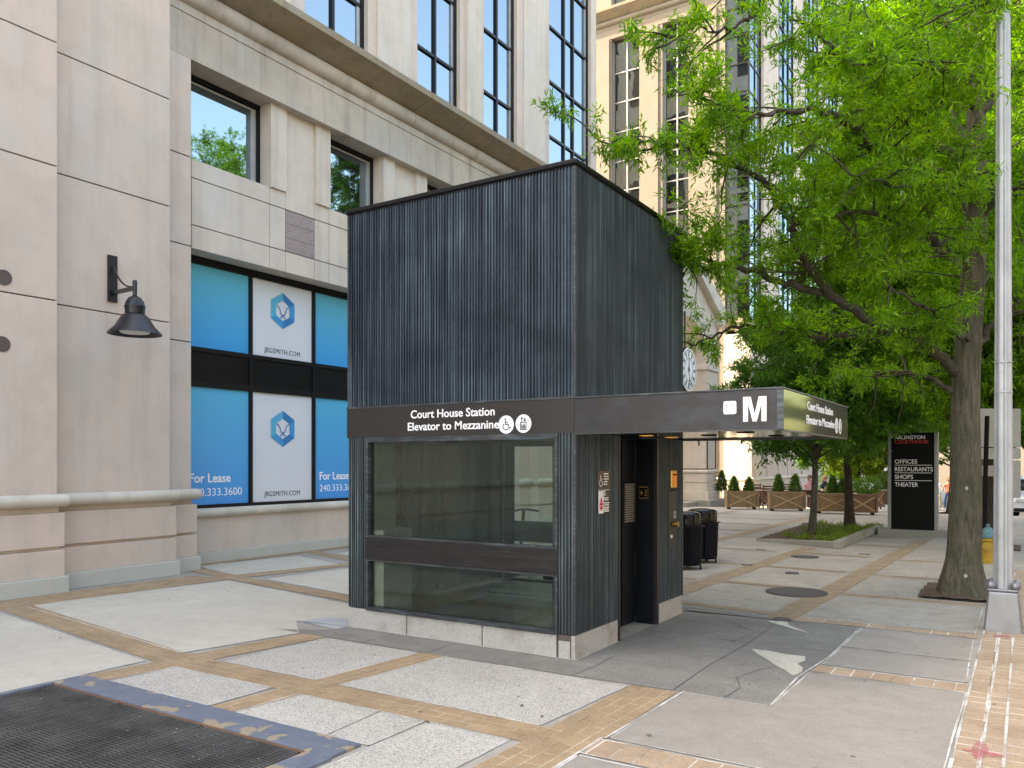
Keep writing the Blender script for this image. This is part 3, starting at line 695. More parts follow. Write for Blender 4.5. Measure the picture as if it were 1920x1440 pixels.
def pilaster(x, y0, y1, zs, ends=(False, True), top=14.0):
    mb = stack(x, 1.4, y0, y1, zs); p = mk('pilaster', mb, M['precast'], bA, bevel=0.008)
    mk('joint_backing', MB().box(x-1.36, x-0.025, y0+0.02, y1-0.025, 1.2, zs[-1]-0.05), M['joint'], p)
    e0, e1 = (0.07 if ends[0] else 0), (0.07 if ends[1] else 0)
    b = MB(); b.box(x-1.0, x+0.07, y0-e0, y1+e1, 0.655, 1.14); b.box(x-1.0, x+0.07, y0-e0, y1+e1, 0.235, 0.61); b.box(x-1.0, x+0.02, y0-e0*.3, y1+e1*.3, 0.61, 0.655); b.box(x-1.0, x+0.015, y0-e0*.2, y1+e1*.2, 1.14, 1.24)
    mk('base_course', b, M['precast'], p, bevel=0.008)
    pl = MB(); pl.box(x-1.0, x+0.12, y0-e0*1.6, y1+e1*1.6, -0.02, 0.235)
    mk('plinth', pl, M['plinth'], p, bevel=0.012)
    r = 0.092; t = MB(); xa = x+0.075; ya, yb = y0-(0.02 if ends[0] else 0), y1+(0.06 if ends[1] else 0)
    pts = [(xa,ya,1.315),(xa,yb,1.315)]; rad = [r,r]
    cap0 = [((xa,ya-r*math.sin(k*math.pi/10),1.315), max(0.004,r*math.cos(k*math.pi/10))) for k in (5,4,3,2,1)] if ends[0] else []
    cap1 = [((xa,yb+r*math.sin(k*math.pi/10),1.315), max(0.004,r*math.cos(k*math.pi/10))) for k in (1,2,3,4,5)] if ends[1] else []
    t.tube([c[0] for c in cap0]+pts+[c[0] for c in cap1], [c[1] for c in cap0]+rad+[c[1] for c in cap1], 18)
    if ends[1]: t.box(x-0.3, xa, yb-0.01, yb+0.055, 1.315-r*0.8, 1.315+r*0.8)
    if ends[0]: t.box(x-0.3, xa, ya-0.055, ya+0.01, 1.315-r*0.8, 1.315+r*0.8)
    mk('torus_moulding', t, M['moulding'], p, smooth=True)
    return p
zP = [0.9,4.17,6.09,7.86,9.6,11.4,14.0]
p1 = pilaster(-11.70, -14, 6.27, zP)
p2 = pilaster(-11.95, 6.20, 8.25, zP)
p3 = pilaster(-12.20, 8.20, 8.83, [0.9,3.94,5.6,7.14,8.84])
pilaster(-12.20, 19.55, 20.15, [0.9,3.94,5.6,7.14,8.84], (True,False))
pilaster(-11.95, 20.15, 22.2, [0.9,4.17,6.09,7.86,9.6], (True,False))
pilaster(-11.70, 22.2, A_END, [0.9,4.17,6.09,7.86,9.6], (True,True))
for (y,z) in ((5.55,4.365),(5.53,3.46)):
    mk('wall_plug', MB().tube([(-11.72,y,z),(-11.688,y,z)], 0.105, 28), M['joint'], bA)
# storefront wall, sill torus, plinth
sf = MB(); sf.box(-13.4,-12.80,8.83,19.55,0.20,0.84); mk('storefront_wall', sf, M['precast'], bA, bevel=0.006)
mk('storefront_plinth', MB().box(-13.4,-12.73,8.83,12.95,-0.02,0.20).box(-13.4,-12.735,12.955,19.55,-0.02,0.20), M['plinth'], bA, bevel=0.008)
t = MB(); cap = [((-12.79, 8.86-0.0, 0.925), 0.088)]
t.tube([(-12.79,8.84,0.925),(-12.79,19.54,0.925)], 0.088, 18); t.box(-13.2,-12.80,8.84,19.54,0.84,1.0)
mk('sill_moulding', t, M['moulding'], bA, smooth=True)
# black mullion frame and printed films
fm = MB(); x = -12.86
seq = [(9.29-0.18,10.60,'B'),(10.66,12.24,'W'),(12.32,13.90,'B'),(13.98,15.55,'W'),(15.63,17.2,'B'),(17.28,19.2,'B')]
edges = [8.9]+[s[0] for s in seq[1:]]+[19.45]
fm.box(x-0.06,x+0.05,8.84,19.54,1.0,1.075); fm.box(x-0.06,x+0.05,8.84,19.54,5.50,5.66); fm.box(x-0.06,x+0.05,8.84,19.54,3.90,3.98); fm.box(x-0.06,x+0.05,8.84,19.54,3.25,3.36)
for s in seq[1:]: fm.box(x-0.06,x+0.053,s[0]-0.075,s[0],1.0,5.62)
mk('storefront_frame', fm, M['bronze'], bA)
sp = MB()
for s in seq: sp.box(x-0.05,x+0.025,s[0]-0.07,s[1]+0.001,3.36,3.90)
mk('spandrel', sp, M['blackpanel'], bA, bevel=0.003)
UY, UZ = (0,1,0), (0,0,1)
def lion_logo(parent, yc, zc, w, h):
    O = (x+0.018, yc, zc); hexo = [(0,.5),(.5,.25),(.5,-.25),(0,-.5),(-.5,-.25),(-.5,.25)]
    hexi = [(0,.285),(.285,.14),(.285,-.145),(0,-.285),(-.285,-.145),(-.285,.14)]
    mats = ['logo_c','logo_b','logo_b','logo_b','logo_b','logo_a']; mats = ['logo_c','logo_b','logo_c','logo_b','logo_a','logo_b']
    mats[5] = 'logo_a'
    mb = MB()
    for i in range(6):
        j = (i+1) % 6; mb.cur = {'logo_a':0,'logo_b':1,'logo_c':2}[mats[i]]
        q = [hexo[i],hexo[j],hexi[j],hexi[i]]
        mb.poly([(O[0]+0.001,O[1]+a*w,O[2]+b*h) for a,b in q])
    o = mk('hexagon_logo', mb, [M['logo_a'],M['logo_b'],M['logo_c']], parent, fix=False)
    f = MB()
    def stroke(pts, wd):
        for (a,b),(c,d) in zip(pts, pts[1:]):
            p, q = Vector((a*w,b*h)), Vector((c*w,d*h)); dd = (q-p).normalized(); n = Vector((-dd.y,dd.x))*wd/2
            f.poly([(O[0]+0.004,O[1]+v.x,O[2]+v.y) for v in (p-n,q-n,q+n,p+n)])
    wd = 0.022
    stroke([(-.27,.13),(-.20,.10),(-.14,.05),(-.11,-.02),(-.09,-.09),(-.06,-.115)], wd); stroke([(.27,.13),(.20,.10),(.14,.05),(.11,-.02),(.09,-.09),(.06,-.115)], wd)
    f.poly([(O[0]+0.004,O[1]+a*w,O[2]+b*h) for a,b in ((-.085,-.10),(.085,-.10),(0,-.155))])
    stroke([(0,-.14),(-.12,-.21)], wd); stroke([(0,-.14),(.12,-.21)], wd)
    mk('lion_face', f, M['logo_c'], parent, fix=False)
for y0, y1, k in seq:
    for zz0, zz1, lo in ((1.075,3.25,True),(3.98,5.50,False)):
        m_ = M['film_w'] if k == 'W' else (M['film_lo'] if lo else M['film_up'])
        fo = mk('window_film', MB().poly([(x+0.012,y0,zz0),(x+0.012,y1,zz0),(x+0.012,y1,zz1),(x+0.012,y0,zz1)]), m_, bA, fix=False)
        if k == 'W':
            yc = (y0+y1)/2
            lion_logo(fo, yc, 4.96 if not lo else 2.55, 0.62, 0.74)
            text('lettering', 'JBGSMITH.COM', M['navytext'], fo, (x+0.014, yc, 4.07 if not lo else 1.18), UY, UZ, 0.10, 0.94, -0.004, 0.003, 'CENTER', 1.08)
        elif lo:
            text('lettering', 'For Lease', M['white'], fo, (x+0.014, y0+0.155, 1.49), UY, UZ, 0.165, 0.90, 0.014, 0.003)
            text('lettering', '240.333.3600', M['white'], fo, (x+0.014, y0+0.155, 1.235), UY, UZ, 0.145, 1.16, -0.004, 0.003)
# second storey wall: panels, piers, frieze, windows
XP = -12.40
pn = MB()
ycuts = [8.98,10.72,11.12,11.90,12.31,13.97,14.37,15.15,15.56,17.22,17.62,18.4,18.81,19.54]
zc = [5.64,6.05,6.88,7.21]
for a, b in zip(ycuts, ycuts[1:]):
    for c, d in zip(zc, zc[1:]):
        if (a,b) in ((11.12,11.90),(14.37,15.15),(17.62,18.4)) and c == 6.05: continue
        if c == 6.88: pn.box(-13.2,XP-0.001,a+.004,b-.004,c+.009,d)
        else: pn.box(-13.2,XP,a+.006,b-.006,c+(.009 if c > 5.7 else 0),d-.009)
mk('wall_panel', pn, M['precast_light'], bA, bevel=0.004)
mk('panel_joint', MB().box(-13.15,XP-0.014,8.84,19.54,5.66,7.19), M['joint'], bA)
for a in (11.12,14.37,17.62):
    rg = MB()
    for c, d in ((6.06,6.33),(6.335,6.61),(6.615,6.87)): rg.box(-13.2,XP-0.003,a+.006,a+.774,c,d)
    mk('red_granite_panel', rg, M['redgranite'], bA, bevel=0.003)
for a in (10.72,13.97,17.22):
    pr = MB()
    pr.box(-13.2,XP+0.05,a,a+0.40,7.21,8.86); pr.box(-13.2,XP-0.02,a+0.40,a+1.19,7.215,8.86); pr.box(-13.2,XP+0.05,a+1.19,a+1.59,7.21,8.86)
    mk('window_pier', pr, M['precast_light'], bA, bevel=0.006)
mk('window_pier', MB().box(-13.2,XP-0.1,8.83,9.0,5.64,8.86), M['precast_light'], bA, bevel=0.006)
fz = MB(); fz.box(-13.2,-12.20,8.24,A_END,8.84,9.565); fz.box(-13.2,-12.22,8.24,A_END,9.565,9.60); fz.box(-13.2,-12.20,8.24,A_END,9.60,10.0)
mk('frieze', fz, M['frieze'], bA, bevel=0.004)
for a, b in ((9.0,10.72),(12.31,13.97),(15.56,17.22),(18.81,19.54)):
    xw = -12.72; f = MB(); z0, z1 = 7.21, 8.86
    f.box(xw-0.05,xw+0.06,a,b,z1-0.10,z1); f.box(xw-0.05,xw+0.055,b-0.085,b,z0,z1-0.10); f.box(xw-0.05,xw+0.055,a,a+0.05,z0,z1-0.10); f.box(xw-0.05,xw+0.05,a+.05,b-.085,z0,z0+0.03)
    wn_ = mk('window', f, M['bronze'], bA)
    mk('pane', MB().poly([(xw,a+.05,z0+.03),(xw,b-.085,z0+.03),(xw,b-.085,z1-.10),(xw,a+.05,z1-.10)]), M['glass'], wn_, fix=False)
    mk('blind_edge', MB().box(xw+0.005,xw+0.03,b-0.20,b-0.088,z0+.03,z1-.13).box(xw+0.005,xw+0.03,a+0.05,b-0.2,z1-0.17,z1-0.13), M['silver'], wn_)
# cornice: torus, sloping soffit, outer edge
cn = MB(); cn.prism([(0,0),(0.64,0.20),(0.64,0.34),(0.10,0.52),(-0.9,0.52),(-0.9,0)], (-12.20,8.26,10.06), (1,0,0), (0,0,1), (0,1,0), 14.75-8.26-0.012)
cn2 = MB(); cn2.prism([(0,0),(0.64,0.20),(0.64,0.34),(0.10,0.52),(-0.9,0.52),(-0.9,0)], (-12.20,14.75,10.06), (1,0,0), (0,0,1), (0,1,0), A_END-14.75)
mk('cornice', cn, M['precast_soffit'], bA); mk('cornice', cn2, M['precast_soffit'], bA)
tc_ = MB()
for a, b in ((8.26,14.73),(14.752,A_END)): tc_.tube([(-12.20,a,9.92),(-12.20,b,9.92)], 0.165, 20)
mk('cornice_moulding', tc_, M['frieze'], bA, smooth=True)
# tower facade: vertical strip windows between piers
XT = -12.55
wins = [(8.3,10.1),(11.78,13.67),(15.43,17.20),(18.29,20.02),(21.90,24.78)]
pt = MB(); lastb = 6.0
for i, (a, b) in enumerate(wins+[(A_END,A_END)]):
    y0, y1 = lastb, a
    pt.box(-13.2,XT,y0,y1,10.3,A_H)
    lastb = b
mk('tower_pier', pt, M['precast'], bA, bevel=0.01)
ps = MB()
for (a,b) in ((10.6,11.3),(17.42,18.07),(13.95,15.15),(20.35,21.55)):
    ps.box(XT,XT+(0.10 if b-a < 1 else 0.05),a,b,10.3,A_H)
mk('pier_strip', ps, M['precast_light'], bA, bevel=0.01)
for i, (a, b) in enumerate(wins):
    xw = -12.74; f = MB(); z0 = 10.3
    f.box(xw-.05,xw+.07,b-.09,b,z0,A_H); f.box(xw-.05,xw+.07,a,a+.05,z0,A_H)
    cols = [a+.05,(a+b)/2,b-.09] if i < 4 else [a+.05,23.13,23.75,b-.09]
    for c in cols[1:-1]: f.box(xw-.05,xw+.06,c-.035,c+.035,z0,A_H)
    zs = [z0]+[12.18+1.735*k for k in range(7)]
    for z in zs[1:]: f.box(xw-.05,xw+.055,a,b,z-.035,z+.035)
    wn_ = mk('window', f, M['bronze'], bA)
    gp = MB()
    for c, d in zip(cols, cols[1:]):
        for e, h in zip(zs, zs[1:]): gp.poly([(xw,c,e),(xw,d,e),(xw,d,h),(xw,c,h)])
    mk('pane', gp, M['glass'], wn_, fix=False)
    mk('blind_edge', MB().box(xw+0.004,xw+0.03,b-0.19,b-0.092,z0,A_H), M['silver'], wn_)
mk('roof', MB().box(-34.05,-12.45,-16,A_END+0.05,A_H,A_H+0.4), M['precast'], bA)

# ------------------------------------------------------------------ wall lamp
lx, ly = -11.95, 7.24
wl = thing('wall_lamp', 'black gooseneck wall lamp with bell shade on the beige pilaster', 'wall lamp', (lx,ly,4.7))
mk('back_plate', MB().box(lx-.005,lx+.035,ly-.075,ly+.075,4.34,5.06), M['lampblack'], wl, bevel=0.006)
ax = -11.02; ay = 7.03
dx, dy = ax-lx, -0.13
mk('arm', MB().bar((lx+.02,ly,4.48),(ax,ay,4.41),0.05,0.06), M['lampblack'], wl, bevel=0.006)
cv = [(lx+.03+dx*s*0.8, ly+dy*s*0.8, 4.90-0.42*(1-(1-s)**2.4)) for s in [k/12 for k in range(13)]]
mk('brace', MB().tube(cv, 0.014, 8), M['lampblack'], wl, smooth=True)
mk('stem', MB().lathe([(0.03,4.27),(0.034,4.50),(0.028,4.525),(0.001,4.53)], 16, (ax,ay,0)), M['lampblack'], wl, smooth=True)
mk('housing', MB().lathe([(0.135,4.02),(0.14,4.12),(0.147,4.125),(0.147,4.145),(0.14,4.15),(0.125,4.21),(0.09,4.265),(0.04,4.295),(0.001,4.30)], 28, (ax,ay,0)), M['lampblack'], wl, smooth=True)
mk('shade', MB().lathe([(0.375,3.735),(0.36,3.76),(0.28,3.84),(0.19,3.985),(0.16,4.015),(0.14,4.03),(0.13,4.03),(0.15,4.0),(0.18,3.96),(0.26,3.83),(0.36,3.75)], 36, (ax,ay,0), caps=False), M['lampblack'], wl, smooth=True)
mk('lens', MB().lathe([(0.001,3.752),(0.19,3.752),(0.21,3.77),(0.21,3.80),(0.001,3.81)], 28, (ax,ay,0)), M['lens'], wl, smooth=True)

# ================================================================== ELEVATOR KIOSK
KX0, KX1, KY0, KY1 = -6.45, -3.57, 6.71, 9.50
kk = thing('elevator_kiosk', 'dark ribbed bronze elevator kiosk with glazed front and cantilevered canopy', 'kiosk', (-5.0,8.1,0))
def ribs(axis, c, a, b, z0, z1, out, pitch=0.036, w=0.015, h=0.015):
    """ribbed sheet: backing plane with proud square ribs; axis 'x' = runs along x on plane y=c, out = outward sign"""
    mb = MB(); n = max(1, int(round((b-a)/pitch))); p = (b-a)/n
    prof = []
    for i in range(n):
        s = a+i*p; prof += [(s,0),(s+p*0.5-w*0.62,0),(s+p*0.5-w*0.42,h),(s+p*0.5+w*0.42,h),(s+p*0.5+w*0.62,0)]
    prof.append((b,0))
    for (s0,h0),(s1,h1) in zip(prof, prof[1:]):
        if axis == 'x': q = [(s0,c+out*h0,z0),(s1,c+out*h1,z0),(s1,c+out*h1,z1),(s0,c+out*h0,z1)]
        else: q = [(c+out*h0,s0,z0),(c+out*h1,s1,z0),(c+out*h1,s1,z1),(c+out*h0,s0,z1)]
        mb.poly(q)
    return mb
# structure walls behind the cladding
core = MB()
core.box(KX0+.02,KX1-.02,KY0+.02,KY0+.10,2.14,4.60); core.box(KX0+.02,KX1-.02,KY1-.10,KY1-.02,2.14,4.60); core.box(KX0+.02,KX0+.10,KY0+.10,KY1-.10,2.14,4.60); core.box(KX1-.10,KX1-.02,KY0+.10,KY1-.10,2.14,4.60)
core.box(KX0+.1,KX1-.1,KY0+.1,KY1-.1,2.14,2.20); core.box(KX0+.1,KX1-.1,KY0+.1,KY1-.1,4.52,4.60)
mk('core_wall', core, M['bronze'], kk)
UPZ0, UPZ1 = 2.475, 4.64
for nm, args, mt in (('cladding',('x',KY0,KX0,KX1,UPZ0,UPZ1,-1),'rib'),('cladding',('y',KX1,KY0,KY1,UPZ0,UPZ1,1),'rib_side'),('cladding',('x',KY1,KX0,KX1,UPZ0,UPZ1,1),'rib'),('cladding',('y',KX0,KY0,KY1,UPZ0,UPZ1,-1),'rib_side')):
    mk(nm, ribs(*args), M[mt], kk, fix=False)
for (cx,cy) in ((KX1,KY0),(KX0,KY0),(KX1,KY1),(KX0,KY1)):
    mk('corner_trim', MB().box(cx-.012,cx+.012,cy-.012,cy+.012,UPZ0,UPZ1), M['trim'], kk, bevel=0.003)
cap = MB(); cap.box(KX0-.03,KX1+.03,KY0-.03,KY1+.03,4.650,4.70); cap.box(KX0-.018,KX1+.018,KY0-.018,KY1+.018,4.628,4.650)
mk('roof_cap', cap, M['bronze'], kk, bevel=0.012)
mk('drip_edge', MB().box(KX0-.022,KX1+.022,KY0-.022,KY1+.022,2.455,2.475), M['trim'], kk, bevel=0.003)
# fascia (sign band) front + left + back, and canopy
CX1 = -1.66
mk('sign_band', MB().box(KX0-.014,KX1+0.0,KY0-.016,KY0+.02,2.13,2.455), M['fascia'], kk)
mk('sign_band', MB().box(KX0-.016,KX0+.02,KY0+.022,KY1+.014,2.13,2.455), M['fascia'], kk)
mk('sign_band', MB().box(KX0+.022,KX1,KY1-.02,KY1+.016,2.13,2.455), M['fascia'], kk)
cp = MB(); cp.box(KX1+.002,CX1-.05,KY0-.014,KY0+.02,2.13,2.45); co_ = mk('canopy', cp, M['fascia_blue'], kk)
mk('canopy_end', MB().box(CX1-.03,CX1,KY0+.004,KY1-.004,2.125,2.45), M['fascia_gloss'], co_)
mk('canopy_corner', MB().box(CX1-.05,CX1+.003,KY0-.017,KY0+.003,2.122,2.455), M['trim'], co_, bevel=0.002)
mk('canopy_back', MB().box(KX1+.002,CX1-.03,KY1-.02,KY1+.012,2.13,2.45), M['fascia_blue'], co_)
mk('canopy_roof', MB().box(KX1+.022,CX1+.008,KY0-.022,KY1+.016,2.452,2.468), M['trim'], co_, bevel=0.003)
mk('soffit', MB().box(KX1-.02,CX1-.032,KY0+.022,KY1-.022,2.135,2.155), M['soffit'], co_)
mk('soffit_lip', MB().box(CX1-.032,CX1-.002,KY0+.0,KY1,2.112,2.124).box(KX1,CX1-.034,KY0-.012,KY0+.012,2.116,2.129).box(KX1,CX1-.034,KY1-.012,KY1+.01,2.116,2.129), M['trim'], co_)
for (x,y) in ((-3.36,7.9),(-3.36,8.6),(-2.2,7.5),(-2.2,8.6),(-2.75,8.1)):
    lit_ = x < -3
    dl = mk('downlight', MB().lathe([(0.075,2.127),(0.085,2.134),(0.07,2.134)], 20, (x,y,0), caps=False), M['gold'] if lit_ else M['black'], co_)
    mk('bulb', MB().lathe([(0.001,2.130),(0.068,2.1305),(0.068,2.1335),(0.001,2.1338)], 20, (x,y,0)), M['downlight'] if lit_ else M['black'], dl)
# lettering on the front band
FX = (1,0,0); yk = KY0-.016
tb = bpy.data.objects['sign_band']
text('lettering', 'Court House Station', M['white'], kk, (-5.535,yk,2.325), FX, UZ, 0.083, 1.075, 0.014, 0.004)
text('lettering', 'Elevator to Mezzanine', M['white'], kk, (-5.575,yk,2.195), FX, UZ, 0.083, 1.165, 0.014, 0.004)
def disc(mb, O, U, V, r, n=28, off=0.0):
    O, U, V = Vector(O), Vector(U), Vector(V); Nn = U.cross(V)
    mb.poly([O+U*r*math.cos(2*math.pi*k/n)+V*r*math.sin(2*math.pi*k/n)+Nn*off for k in range(n)])
def ring_arc(mb, O, U, V, r0, r1, a0, a1, off, n=18):
    O, U, V = Vector(O), Vector(U), Vector(V); Nn = U.cross(V)
    for k in range(n):
        b0, b1 = a0+(a1-a0)*k/n, a0+(a1-a0)*(k+1)/n
        mb.poly([O+U*(r*math.cos(b))+V*(r*math.sin(b))+Nn*off for r, b in ((r0,b0),(r1,b0),(r1,b1),(r0,b1))])
def strokes(mb, O, U, V, pts, w, off):
    O, U, V = Vector(O), Vector(U), Vector(V); Nn = U.cross(V)
    for (a,b),(c,d) in zip(pts, pts[1:]):
        p, q = Vector((a,b)), Vector((c,d)); dd = (q-p).normalized(); n = Vector((-dd.y,dd.x))*w/2; e = dd*w*0.3
        mb.poly([O+U*v.x+V*v.y+Nn*off for v in (p-n-e,q-n+e,q+n+e,p+n-e)])
def wheelchair(mb, O, U, V, s, off):
    disc(mb, Vector(O)+Vector(U)*(-0.10*s)+Vector(V)*0.62*s, U, V, 0.10*s, 14, off)
    strokes(mb, O, U, V, [(-.10*s,.48*s),(-.07*s,.02*s),(.30*s,.0),(.48*s,-.42*s),(.64*s,-.36*s)], 0.11*s, off)
    strokes(mb, O, U, V, [(-.08*s,.26*s),(.26*s,.24*s)], 0.09*s, off)
    ring_arc(mb, Vector(O)+Vector(U)*(-.02*s)+Vector(V)*(-.22*s), U, V, .34*s, .44*s, R(128), R(400-60), off)
def lift(mb, O, U, V, s, off):
    strokes(mb, O, U, V, [(-.4*s,-.72*s),(.4*s,-.72*s),(.4*s,.18*s),(-.4*s,.18*s),(-.4*s,-.72*s)], 0.10*s, off)
    for k in (-.2,0,.2):
        disc(mb, Vector(O)+Vector(U)*k*s+Vector(V)*(-.12*s), U, V, .065*s, 10, off); strokes(mb, O, U, V, [(k*s,-.24*s),(k*s,-.58*s)], .13*s, off)
    strokes(mb, O, U, V, [(-.22*s,.32*s),(-.22*s,.78*s)], .09*s, off); strokes(mb, O, U, V, [(-.38*s,.60*s),(-.22*s,.78*s),(-.06*s,.60*s)], .09*s, off)
    strokes(mb, O, U, V, [(.2*s,.78*s),(.2*s,.32*s)], .09*s, off); strokes(mb, O, U, V, [(.04*s,.50*s),(.2*s,.32*s),(.36*s,.50*s)], .09*s, off)
def roundels(parent, O1, O2, U, V, r):
    a = MB(); disc(a, O1, U, V, r, 32, 0.002); a2 = mk('roundel', a, M['white'], parent, fix=False)
    b = MB(); disc(b, O2, U, V, r, 32, 0.002); b2 = mk('roundel', b, M['white'], parent, fix=False)
    c = MB(); wheelchair(c, O1, U, V, r*0.95, 0.005); mk('wheelchair_symbol', c, M['black'], a2 if parent is kk else parent, fix=False)
    d = MB(); lift(d, O2, U, V, r*0.88, 0.005); mk('lift_symbol', d, M['black'], b2 if parent is kk else parent, fix=False)
roundels(kk, (-4.325,yk,2.228), (-4.125,yk,2.232), FX, UZ, 0.090)
# letters on the canopy end
xe = CX1+0.001
text('lettering', 'Court House Station', M['white'], co_, (xe,7.55,2.33), UY, UZ, 0.075, 1.13, 0.012, 0.003)
text('lettering', 'Elevator to Mezzanine', M['white'], co_, (xe,7.52,2.205), UY, UZ, 0.075, 1.24, 0.012, 0.003)
roundels(co_, (xe,8.87,2.235), (xe,9.06,2.235), UY, UZ, 0.082)
# M pylon mark and blank white square on the canopy front
yc_ = KY0-.014
def rrect(x0,x1,z0,z1,r,y):
    pts = []
    for cx,cz,a0 in ((x1-r,z0+r,-90),(x1-r,z1-r,0),(x0+r,z1-r,90),(x0+r,z0+r,180)):
        for k in range(5): a = R(a0+90*k/4); pts.append((cx+r*math.cos(a),y,cz+r*math.sin(a)))
    return MB().poly(pts)
mk('white_panel', rrect(-2.150,-2.040,2.258,2.368,0.016,yc_-.003), M['white'], co_, fix=False)
mk('mark_panel', rrect(-1.995,-1.772,2.175,2.412,0.012,yc_-.003), simple('dark brown mark panel', (0.03,0.018,0.018), 0.45), co_, fix=False)
mm = MB(); mx0, mx1, mz0, mz1 = -1.983,-1.790,2.192,2.397; w_ = 0.042
def mpt(a, b): return (mx0+(mx1-mx0)*a, yc_-.007, mz0+(mz1-mz0)*b)
wf = w_/(mx1-mx0)
for q in ([(0,0),(wf,0),(wf,1),(0,1)], [(1-wf,0),(1,0),(1,1),(1-wf,1)], [(wf,.70),(.5-.09,0),(.5,.30),(wf+.115,1),(wf,1)], [(1-wf,.70),(1-wf,1),(1-wf-.115,1),(.5,.30),(.5+.09,0)], [(.5-.09,0),(.5+.09,0),(.5,.30)]):
    mm.poly([mpt(a,b) for a,b in q])
mk('letter_mark', mm, M['white'], co_, fix=False)
# lower storey cladding
LZ0, LZ1 = 0.235, 2.13
for a, b, y, o_ in ((KX0,-6.18,KY0,-1),(-3.745,KX1,KY0,-1),(KX0,-6.18,KY1,1),(-3.745,KX1,KY1,1)):
    mk('cladding', ribs('x',y,a,b,LZ0,LZ1,o_), M['rib_corner'] if (y == KY0) else M['rib_side'], kk, fix=False)
    mk('core_wall', MB().box(a+.012,b-.012,y-0.08 if o_ > 0 else y+.005,y-.005 if o_ > 0 else y+0.08,LZ0,LZ1), M['bronze'], kk)
DY0, DY1 = 7.68, 8.68
mk('cladding', ribs('y',KX1,KY0,DY0-0.03,LZ0,LZ1,1,0.036), M['rib_corner'], kk, fix=False)
mk('cladding', ribs('y',KX1,DY1+0.05,KY1,LZ0,LZ1,1,0.036), M['rib_side'], kk, fix=False)
mk('cladding', ribs('y',KX0,KY0,KY1,LZ0,LZ1,-1), M['rib_side'], kk, fix=False)
mk('core_wall', MB().box(KX1-.08,KX1-.006,KY0+.02,DY0-.03,LZ0,LZ1).box(KX1-.08,KX1-.006,DY1+.05,KY1-.02,LZ0,LZ1).box(KX0+.006,KX0+.06,KY0+.02,KY1-.02,LZ0,LZ1), M['bronze'], kk)
mk('corner_trim', MB().box(KX1-.012,KX1+.012,KY0-.012,KY0+.012,LZ0-.005,LZ1).box(KX1-.012,KX1+.014,KY1-.012,KY1+.012,LZ0-.005,LZ1), M['trim'], kk, bevel=0.003)
mk('jamb_trim', MB().box(KX1-.06,KX1+.018,DY0-.03,DY0,0.0,LZ1).box(KX1-.03,KX1+.016,DY1,DY1+.05,0.0,LZ1), M['fascia'], kk, bevel=0.003)
# granite base
gb = MB()
xs = [KX0-.005,-5.60,-4.62,-3.76]
for a, b in zip(xs, xs[1:]): gb.box(a+.006,b-.006,KY0-.01,KY0+.2,0.0,0.225)
gb.box(-3.745,-3.62,KY0-.006,KY0+.2,0.0,0.165); gb.box(-3.605,KX1+.008,KY0-.01,DY0-.04,0.0,0.228)
gb.box(KX1-.2,KX1+.004,DY1+.05,KY1+.01,0.0,0.228); gb.box(KX0-.005,KX1-.21,KY1-.2,KY1+.01,0.0,0.228); gb.box(KX0-.006,KX0+.2,KY0+.21,KY1-.21,0.0,0.228)
mk('granite_base', gb, M['kgranite'], kk, bevel=0.006)
mk('base_gap', MB().box(-3.748,-3.60,KY0+.0,KY0+.08,0.0,0.224), M['joint'], kk)
# glazing front and back
def glazing(y, out):
    f = MB(); s = -out; x0, x1 = -6.18,-3.745
    ya, yb = y+out*0.022, y-out*0.06
    def b_(a,b,c,d,e=0): f.box(a,b,ya+out*e,yb,c,d)
    b_(x0,x1,2.075,2.13); b_(x0,x0+.035,0.22,2.075); b_(x1-.035,x1,0.22,2.075); b_(x0+.035,x1-.035,0.22,0.262,0.012); b_(x0+.035,x1-.035,1.03,1.052,0.008); b_(x0+.035,x1-.035,0.768,0.79,0.008)
    fo = mk('window_frame', f, M['trim'], kk, bevel=0.004)
    mk('mid_rail', MB().box(x0+.005,x1-.005,y+out*0.034,yb,0.79,1.03), M['rail'], kk, bevel=0.006)
    yg = y-out*0.03
    for z0, z1 in ((1.052,2.075),(0.262,0.768)):
        mk('pane', MB().poly([(x0+.035,yg,z0),(x1-.035,yg,z0),(x1-.035,yg,z1),(x0+.035,yg,z1)]), M['clear'], fo, fix=False)
    return fo
glazing(KY0, -1); gb_ = glazing(KY1, 1)
mk('mullion', MB().box(-6.10,-5.96,KY1-.10,KY1-.062,0.262,2.075), M['bronze'], gb_)
# interior
mk('interior_floor', MB().box(KX0+.06,KX1-.45,KY0+.2,KY1-.2,0.0,0.03), M['intdark'], kk)
mk('interior_wall', ribs('y',KX0+.065,KY0+.62,KY1-.1,0.03,2.13,1,0.45,0.03,0.008), M['intdark'], kk, fix=False)
mk('interior_pier', MB().box(KX0+.062,-6.16,KY0+.12,7.18,0.03,2.12).box(KX0+.062,-6.02,KY0+.10,7.3,0.03,1.10), M['inner'], kk, bevel=0.006)
mk('lift_shaft_wall', MB().box(KX1-.52,KX1-.45,7.2,9.3,0.03,2.13), M['rib_side'], kk)
